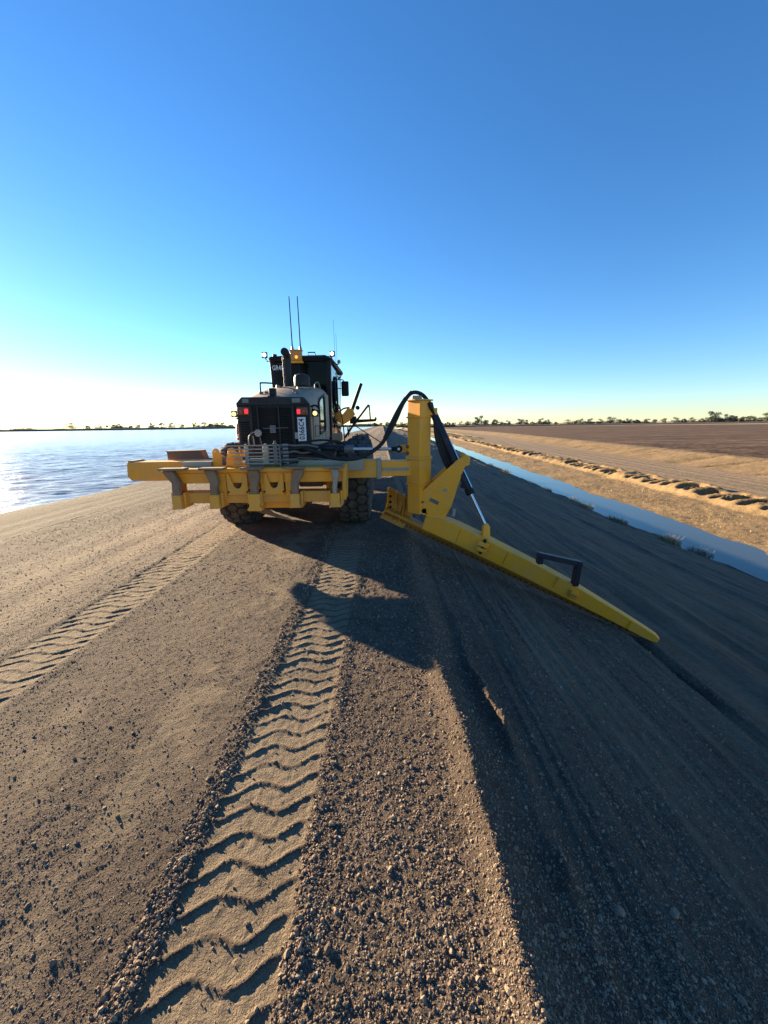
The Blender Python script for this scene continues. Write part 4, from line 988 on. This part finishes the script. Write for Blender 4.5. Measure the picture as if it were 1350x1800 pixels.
part('gland', MB().tube([(-0.62, 6.25, 1.43), (-0.48, 6.25, 1.425)], 0.068, 16), 'grey_steel', hc)
part('rod', MB().tube([(-0.48, 6.25, 1.425), (0.17, 6.25, 1.42)], 0.026, 12), 'chrome', hc)
part('rod_eye', MB().lathe([(0.0001, -0.04), (0.06, -0.04), (0.06, 0.04), (0.0001, 0.04)], (0.25, 6.24, 1.42), 'y', 18), 'black', hc)
part('rod_eye_shank', MB().tube([(0.13, 6.25, 1.42), (0.24, 6.25, 1.42)], 0.035, 12), 'black', hc)
part('eye_pin', MB().lathe([(0.0001, -0.01), (0.02, -0.01), (0.02, 0.0)], (0.25, 6.20, 1.42), 'y', 12), 'plate_white', hc)
part('eye_lug', MB().box(0.27, 0.42, 6.22, 6.28, 1.36, 1.48), 'yellow', mast, bevel=0.008)
part('hydraulic_hose', MB().tube([(-1.2, 6.1, 1.52), (-1.0, 6.05, 1.50), (-0.75, 6.1, 1.56), (-0.60, 6.2, 1.50)], 0.018, 8, 4), 'hose_rubber')
part('hydraulic_hose', MB().tube([(-1.25, 5.98, 1.36), (-1.05, 5.95, 1.30), (-0.9, 5.98, 1.33), (-0.75, 6.05, 1.40), (-0.68, 6.12, 1.52)], 0.014, 8, 4), 'hose_rubber')
part('hydraulic_hose', MB().tube([(-1.2, 6.2, 1.56), (-0.95, 6.25, 1.575), (-0.8, 6.3, 1.55), (-0.7, 6.4, 1.5)], 0.016, 8, 4), 'hose_rubber')

# ------------------------------------------------------------------ trees
def tree_proto(seed, h, w, kind):
    rs = random.Random(seed)
    t = empty('gum_tree', (0, 0, -2000))
    tk = MB()
    tk.tube([(0, 0, -1.0), (0.1, 0, h*0.25), (0.3*rs.uniform(-1, 1), 0, h*0.55)], [h*0.030, h*0.022, h*0.014], 6)
    tips = []
    for k in range(6):
        a = rs.uniform(0, 6.28); l = w*rs.uniform(0.25, 0.5); z0 = h*rs.uniform(0.22, 0.5); z1 = h*(rs.uniform(0.55, 0.88) if kind else rs.uniform(0.34, 0.86))
        p = (l*math.cos(a), l*math.sin(a), z1)
        tk.tube([(0, 0, z0), (p[0]*0.5, p[1]*0.5, (z0+z1)/2), p], [h*0.014, h*0.010, h*0.004], 5)
        tips.append(p)
    tips.append((0, 0, h*0.85))
    cr = MB()
    for (tx, ty, tz) in tips:
        rx = w*rs.uniform(0.20, 0.34); rz = h*rs.uniform(0.07, 0.14) if kind else h*rs.uniform(0.12, 0.22)
        for j in range(120):
            d = Vector((rs.gauss(0, 1), rs.gauss(0, 1), rs.gauss(0, 1))).normalized()*(rs.random()**0.4)
            c = Vector((tx+d.x*rx, ty+d.y*rx, tz+d.z*rz))
            a = Vector((rs.gauss(0, 1), rs.gauss(0, 1), rs.gauss(0, 1))).normalized(); b = a.orthogonal().normalized()
            s = rs.uniform(0.30, 0.62)
            cr.add([c-a*s, c+b*s*0.7, c+a*s, c-b*s*0.7], [(0, 1, 2, 3)])
    if not kind:       # skirts of low foliage
        for j in range(260):
            a0 = rs.uniform(0, 6.28); rr_ = w*0.42*rs.random()**0.5
            c = Vector((rr_*math.cos(a0), rr_*math.sin(a0), h*rs.uniform(0.02, 0.5)))
            a = Vector((rs.gauss(0, 1), rs.gauss(0, 1), rs.gauss(0, 1))).normalized(); b = a.orthogonal().normalized()
            s = rs.uniform(0.35, 0.7)
            cr.add([c-a*s, c+b*s*0.7, c+a*s, c-b*s*0.7], [(0, 1, 2, 3)])
    tk.build('trunk', 'tree_bark', t, smooth=True); cr.build('crown', 'tree_leaf', t, smooth=False)
    return t
protos = [tree_proto(1, 13, 12, 0), tree_proto(2, 11, 10, 0), tree_proto(3, 15, 11, 1), tree_proto(4, 10, 13, 1), tree_proto(5, 9, 9, 0), tree_proto(6, 14, 15, 0)]
def place_tree(k, x, y, z, s, label, group):
    o = copy_tree(protos[k]); o.location = (x, y, z); o.scale = (s*random.uniform(0.9, 1.15), s, s*random.uniform(0.9, 1.1)); o.rotation_euler = (0, 0, random.uniform(0, 6.28))
    return tag(o, label, 'tree', group)
GL = 'trees on the far shore of the lake'; GR_ = 'trees beyond the ploughed field'
LN = 'small dark tree on the far shore across the lake'
# bearing (x/y) and size on the lake side, taken at 700 m down the road axis
for (t, k, s, lab) in ((-0.985, 3, 1.0, 'wide flat-topped tree on the far shore, leftmost above the lake'), (-0.895, 3, 0.55, 'lone small flat-topped tree above the far shore bank'),
                       (-0.790, 5, 1.05, 'tallest double-crowned tree on the far shore left of the ripper'), (-0.748, 4, 0.8, LN), (-0.722, 0, 0.75, LN), (-0.70, 2, 0.6, LN),
                       (-0.682, 1, 0.85, LN), (-0.668, 0, 0.8, LN), (-0.64, 4, 0.7, LN), (-0.622, 1, 0.85, LN), (-0.588, 0, 0.9, LN), (-0.56, 2, 0.7, LN), (-0.534, 5, 0.75, LN), (-0.51, 1, 0.8, LN),
                       (-0.474, 0, 0.85, LN), (-0.453, 2, 0.75, LN), (-0.436, 1, 0.75, LN), (-0.42, 0, 0.75, LN), (-0.403, 5, 0.7, LN), (-0.385, 4, 0.7, LN), (-0.36, 1, 0.7, LN), (-0.33, 0, 0.7, LN)):
    y = 715+random.uniform(0, 30)
    place_tree(k, t*y, y, -0.6, s*1.1, lab, GL)
RN = 'bushy olive tree in the line beyond the ploughed field'
rt = [0.165, 0.18, 0.20, 0.215, 0.235, 0.25, 0.262, 0.285, 0.30, 0.315, 0.345, 0.365, 0.38, 0.405, 0.42, 0.44, 0.47, 0.49, 0.505, 0.53, 0.55, 0.575, 0.60, 0.62, 0.645, 0.67, 0.69, 0.715, 0.74, 0.765, 0.785, 0.81, 0.83, 0.85, 0.87, 0.89, 0.915, 0.935, 0.955, 0.98, 1.0, 1.03, 1.06]
big = {0.25: (0, 1.25, 'tall tree standing above the line just right of the mast'), 0.575: (5, 1.0, 'broad tree above the middle of the right-hand treeline'), 0.83: (5, 1.2, 'broad tall tree near the right end of the treeline'), 0.98: (0, 1.3, 'tallest tree at the far right edge of the field')}
for t in rt:
    r_ = 700/math.sqrt(1+t*t*0.35); y = r_+random.uniform(-5, 25)
    if t in big: k, s, lab = big[t]
    else: k, s, lab = random.choice((0, 1, 4, 5, 0, 1)), random.uniform(0.62, 0.95), RN
    place_tree(k, t*y, y, -3.5, s*1.12, lab, GR_)
CN = 'low tree past the far end of the gravel road'
for t in (-0.02, -0.005, 0.012, 0.03, 0.05, 0.07, 0.09, 0.11, 0.135, 0.15):
    y = 730+random.uniform(0, 25)
    place_tree(random.choice((0, 1, 4)), t*y, y, -1.4, random.uniform(0.6, 0.85), CN, 'trees at the end of the road')
for p in protos:
    for ch in list(p.children): bpy.data.objects.remove(ch)
    bpy.data.objects.remove(p)
# continuous scrub below the trees
def scrub(name, pts, hmax, label):
    mb = MB()
    for (x, y, z) in pts:
        for j in range(5):
            c = Vector((x+random.uniform(-3, 3), y+random.uniform(-3, 3), z+random.random()**1.3*hmax*(0.55+0.45*float(vn(np.array([x*0.05]), np.array([x*0.013]), 700)[0]))))
            a = Vector((random.gauss(0, 1), random.gauss(0, 1), random.gauss(0, 1))).normalized(); b = a.orthogonal().normalized()
            s = random.uniform(0.6, 1.2); mb.add([c-a*s, c+b*s*0.7, c+a*s, c-b*s*0.7], [(0, 1, 2, 3)])
    o = mb.build(name, 'tree_leaf', smooth=False); tag(o, label, 'scrub', None, 'stuff')
scrub('shore_scrub', [(t*710, 710, -0.8) for t in np.linspace(-1.25, -0.0, 4200)], 7.0, 'low dark scrub along the far lake shore')
scrub('field_scrub', [(t*715/math.sqrt(1+t*t*0.35), 715/math.sqrt(1+t*t*0.35), -3.4) for t in np.linspace(0.0, 1.25, 3200)], 9.5, 'low scrub below the trees beyond the field')

# ------------------------------------------------------------------ grass
def blade_verts(mb, x, y, z, h, lean, az, w):
    d = Vector((math.cos(az), math.sin(az), 0)); s = Vector((-d.y, d.x, 0))*w
    b = Vector((x, y, z)); m = b+d*(lean*0.35)+Vector((0, 0, h*0.6)); t = b+d*lean+Vector((0, 0, h))
    mb.add([b-s, b+s, m+s*0.7, m-s*0.7, t], [(0, 1, 2, 3), (3, 2, 4)])
def tussock(x, y, r, h, n, mat, label):
    z = float(emb(np.array([x]), np.array([y]))[0][0]) if x < 19 else float(right_bank(np.array([x]), np.array([y]))[0][0])
    mb = MB()
    for k in range(n):
        a = random.uniform(0, 6.28); q = r*random.random()**0.6
        blade_verts(mb, x+q*math.cos(a), y+q*math.sin(a)*1.8, z-0.03, h*random.uniform(0.5, 1.1), h*random.uniform(0.1, 0.8), random.uniform(0, 6.28), 0.006+0.006*random.random())
    o = mb.build('grass_tussock', mat, None, (x, y, z), smooth=False); o.location = (x, y, z)
    return tag(o, label, 'grass', 'dry grass tussocks along the channel')
tussock(17.05, 22.1, 0.50, 0.55, 420, 'dry_grass', 'brightest straw-coloured grass clump on the near channel edge')
tussock(16.95, 19.6, 0.42, 0.42, 300, 'olive_grass', 'olive grass clump nearest the camera on the channel edge')
tussock(16.3, 26.1, 0.55, 0.40, 320, 'olive_grass', 'dull grass clump between the skid frame and the channel')
tussock(16.6, 30.8, 0.50, 0.42, 320, 'dry_grass', 'pale grass clump beside the channel, fourth from the right edge of the picture')
tussock(17.9, 41.5, 0.45, 0.45, 260, 'olive_grass', 'small dark tuft leaning over the water in mid channel')
tussock(16.3, 51.5, 0.7, 0.6, 260, 'olive_grass', 'dark weed patch on the bank just right of the tilt cylinder')
for k_ in range(9):
    yy_ = 34+k_*6.5+random.uniform(-2, 2)
    tussock(16.9+float(shift(np.array([yy_]))[0])*0.9+random.uniform(-0.5, 0.3), yy_, random.uniform(0.3, 0.6), random.uniform(0.3, 0.5), 130, random.choice(('olive_grass', 'dry_grass')), 'small far grass tuft along the near edge of the channel')
# dry grass mat on the sandy berm
gm = MB()
gx = KR*rng.uniform(17.9, 22.6, 5000); gy = KR*(12+rng.random(5000)**1.6*75)
keep = fbm(gx*0.6, gy*0.35, 3, 500) > -0.05
gx, gy = (gx+shift(gy))[keep], gy[keep]
gz = right_bank(gx, gy)[0]
for x, y, z in zip(gx, gy, gz):
    s = 0.8+y*0.014
    blade_verts(gm, x, y, z-0.01, random.uniform(0.05, 0.16)*s, random.uniform(0.02, 0.1), random.uniform(0, 6.28), 0.012*s)
tag(gm.build('dry_grass', 'dry_grass', smooth=False), 'sparse dry grass on the sandy far bank', 'grass', None, 'stuff')

# ------------------------------------------------------------------ loose gravel
def gravel():
    N = 620000
    u = rng.random(N)
    Y = 0.45+10.5*u**2.2
    half = 0.9+1.0*Y
    X = np.clip(rng.normal(0, 1, N)*0.0+rng.uniform(-1, 1, N)*half, -8, 3.6)
    z, tone, wet = emb(X, Y)
    dens = np.where((X > -0.32) & (X < 0.6), 1.0, 0.85)*(1-0.9*np.clip(tone*1.4-0.1, 0, 1))
    for xc, hw, st in ((-0.60, 0.225, 1.0), (-2.86, 0.235, 0.4)):
        q = np.abs(np.abs((X-xc)/hw)-1.25)
        dens = dens+st*0.9*np.exp(-(q/0.15)**2)
    dens = dens*np.where(X > 0.62, 0.85, 1.0)*np.where(X < -0.95, 0.25+0.75*(1-sstep(Y, 3.0, 5.5)), 1.0)*(0.65+0.5*fbm(X*2, Y*2, 3, 600))
    for xc, hw, st, ph, sl in TRACKS[:2]:
        dens = dens*(1-0.84*(np.abs((X-xc)/hw) < 1.0))
    k = rng.random(N) < dens
    X, Y, z, tone = X[k], Y[k], z[k], tone[k]
    n = len(X)
    s = np.exp(rng.normal(math.log(0.0033), 0.50, n))*(0.85+0.12*Y)
    s = s*np.where(X < -0.95, 0.55+0.6*sstep(Y, 3.0, 6.0), 0.85)*np.exp(rng.normal(0, 0.15, n))
    s = np.clip(s, 0.0015, 0.0125)
    near_berm = np.exp(-((np.abs(np.abs((X+0.60)/0.255)-1.25))/0.2)**2)
    s = s*(1+0.05*near_berm)
    me = bpy.data.meshes.new('gravel')
    me.vertices.add(n)
    me.vertices.foreach_set('co', np.stack([X, Y, z+s*np.where(X < -0.95, -0.50, np.where(X > -0.33, -0.42, -0.2))], 1).astype(np.float32).ravel())
    a = me.attributes.new('scl', 'FLOAT', 'POINT'); a.data.foreach_set('value', s.astype(np.float32))
    a = me.attributes.new('rot', 'FLOAT_VECTOR', 'POINT'); a.data.foreach_set('vector', rng.uniform(0, 6.28, (n, 3)).astype(np.float32).ravel())
    a = me.attributes.new('pick', 'INT', 'POINT'); a.data.foreach_set('value', rng.integers(0, 5, n).astype(np.int32))
    o = bpy.data.objects.new('gravel', me); COL.objects.link(o)
    ng = bpy.data.node_groups.new('gravel_scatter', 'GeometryNodeTree')
    ng.interface.new_socket('Geometry', in_out='INPUT', socket_type='NodeSocketGeometry')
    ng.interface.new_socket('Geometry', in_out='OUTPUT', socket_type='NodeSocketGeometry')
    N_, L_ = ng.nodes, ng.links
    gi, go = N_.new('NodeGroupInput'), N_.new('NodeGroupOutput')
    join = N_.new('GeometryNodeGeometryToInstance')
    for k in range(5):
        ico = N_.new('GeometryNodeMeshIcoSphere'); ico.inputs['Radius'].default_value = 1.0; ico.inputs['Subdivisions'].default_value = 2
        nz = N_.new('ShaderNodeTexNoise'); nz.noise_dimensions = '4D'; nz.inputs['W'].default_value = k*7.3; nz.inputs['Scale'].default_value = 1.1; nz.inputs['Detail'].default_value = 2
        sub = N_.new('ShaderNodeVectorMath'); sub.operation = 'SUBTRACT'; sub.inputs[1].default_value = (0.5, 0.5, 0.5)
        scl = N_.new('ShaderNodeVectorMath'); scl.operation = 'SCALE'; scl.inputs['Scale'].default_value = 1.7
        spn = N_.new('GeometryNodeSetPosition')
        tf = N_.new('GeometryNodeTransform'); tf.inputs['Scale'].default_value = (1.0+0.15*k, 0.85, 0.65+0.07*k)
        sm = N_.new('GeometryNodeSetMaterial'); sm.inputs['Material'].default_value = MATS['clod']
        L_.new(nz.outputs['Color'], sub.inputs[0]); L_.new(sub.outputs[0], scl.inputs[0]); L_.new(scl.outputs[0], spn.inputs['Offset'])
        L_.new(ico.outputs['Mesh'], spn.inputs['Geometry']); L_.new(spn.outputs[0], tf.inputs[0]); L_.new(tf.outputs[0], sm.inputs[0]); L_.new(sm.outputs[0], join.inputs[0])
    iop = N_.new('GeometryNodeInstanceOnPoints'); iop.inputs['Pick Instance'].default_value = True
    def na(nm, ty):
        q = N_.new('GeometryNodeInputNamedAttribute'); q.data_type = ty; q.inputs['Name'].default_value = nm; return q.outputs[0]
    e2r = N_.new('FunctionNodeEulerToRotation')
    L_.new(na('rot', 'FLOAT_VECTOR'), e2r.inputs[0]); L_.new(e2r.outputs[0], iop.inputs['Rotation'])
    L_.new(na('scl', 'FLOAT'), iop.inputs['Scale']); L_.new(na('pick', 'INT'), iop.inputs['Instance Index'])
    L_.new(gi.outputs[0], iop.inputs['Points']); L_.new(join.outputs[0], iop.inputs['Instance']); L_.new(iop.outputs[0], go.inputs[0])
    md = o.modifiers.new('scatter', 'NODES'); md.node_group = ng
    me.materials.append(MATS['clod'])
    return tag(o, 'loose brown gravel and soil crumbs strewn over the bank', 'gravel', None, 'stuff')
gravel()

# single larger stones
def stone(x, y, r, label):
    rs = random.Random(int(x*1000+y*77))
    bm = bmesh.new()
    for _ in range(26):
        q = Vector((rs.gauss(0, 1), rs.gauss(0, 1), rs.gauss(0, 1))).normalized()
        bm.verts.new(Vector((q.x*1.2, q.y, q.z*0.8))*(r*0.72*rs.uniform(0.85, 1.1)))
    bmesh.ops.convex_hull(bm, input=bm.verts)
    me = bpy.data.meshes.new('stone'); bm.to_mesh(me); bm.free(); me.materials.append(MATS['clod'])
    o = bpy.data.objects.new('stone', me); COL.objects.link(o)
    o.location = (x, y, float(emb(np.array([x]), np.array([y]))[0][0])+r*0.3); o.rotation_euler = (0, 0, rs.uniform(0, 6))
    return tag(o, label, 'stone', 'loose stones on the bank')
STONES = [(0.69, 1.28, 0.022, 'pale stone in the trough just right of the sunlit crest edge'), (0.95, 1.18, 0.030, 'rounded dark stone low on the shaded slope, near bottom right'), (1.22, 1.22, 0.028, 'grey stone farther right on the shaded slope near the bottom'),
          (0.64, 1.05, 0.020, 'light stone beside the shadow edge at the bottom'), (-0.26, 1.42, 0.020, 'small grey stone on the right shoulder of the deep tyre track'), (-0.30, 1.75, 0.018, 'pebble at the edge of the tyre track in mid strip'),
          (-0.22, 0.98, 0.020, 'pale stone on the berm right of the nearest tyre print'), (1.10, 1.62, 0.018, 'small stone in the middle of the shaded slope'), (1.30, 0.98, 0.020, 'small stone at the lower right of the shaded slope')]
for s_ in STONES: stone(*s_)
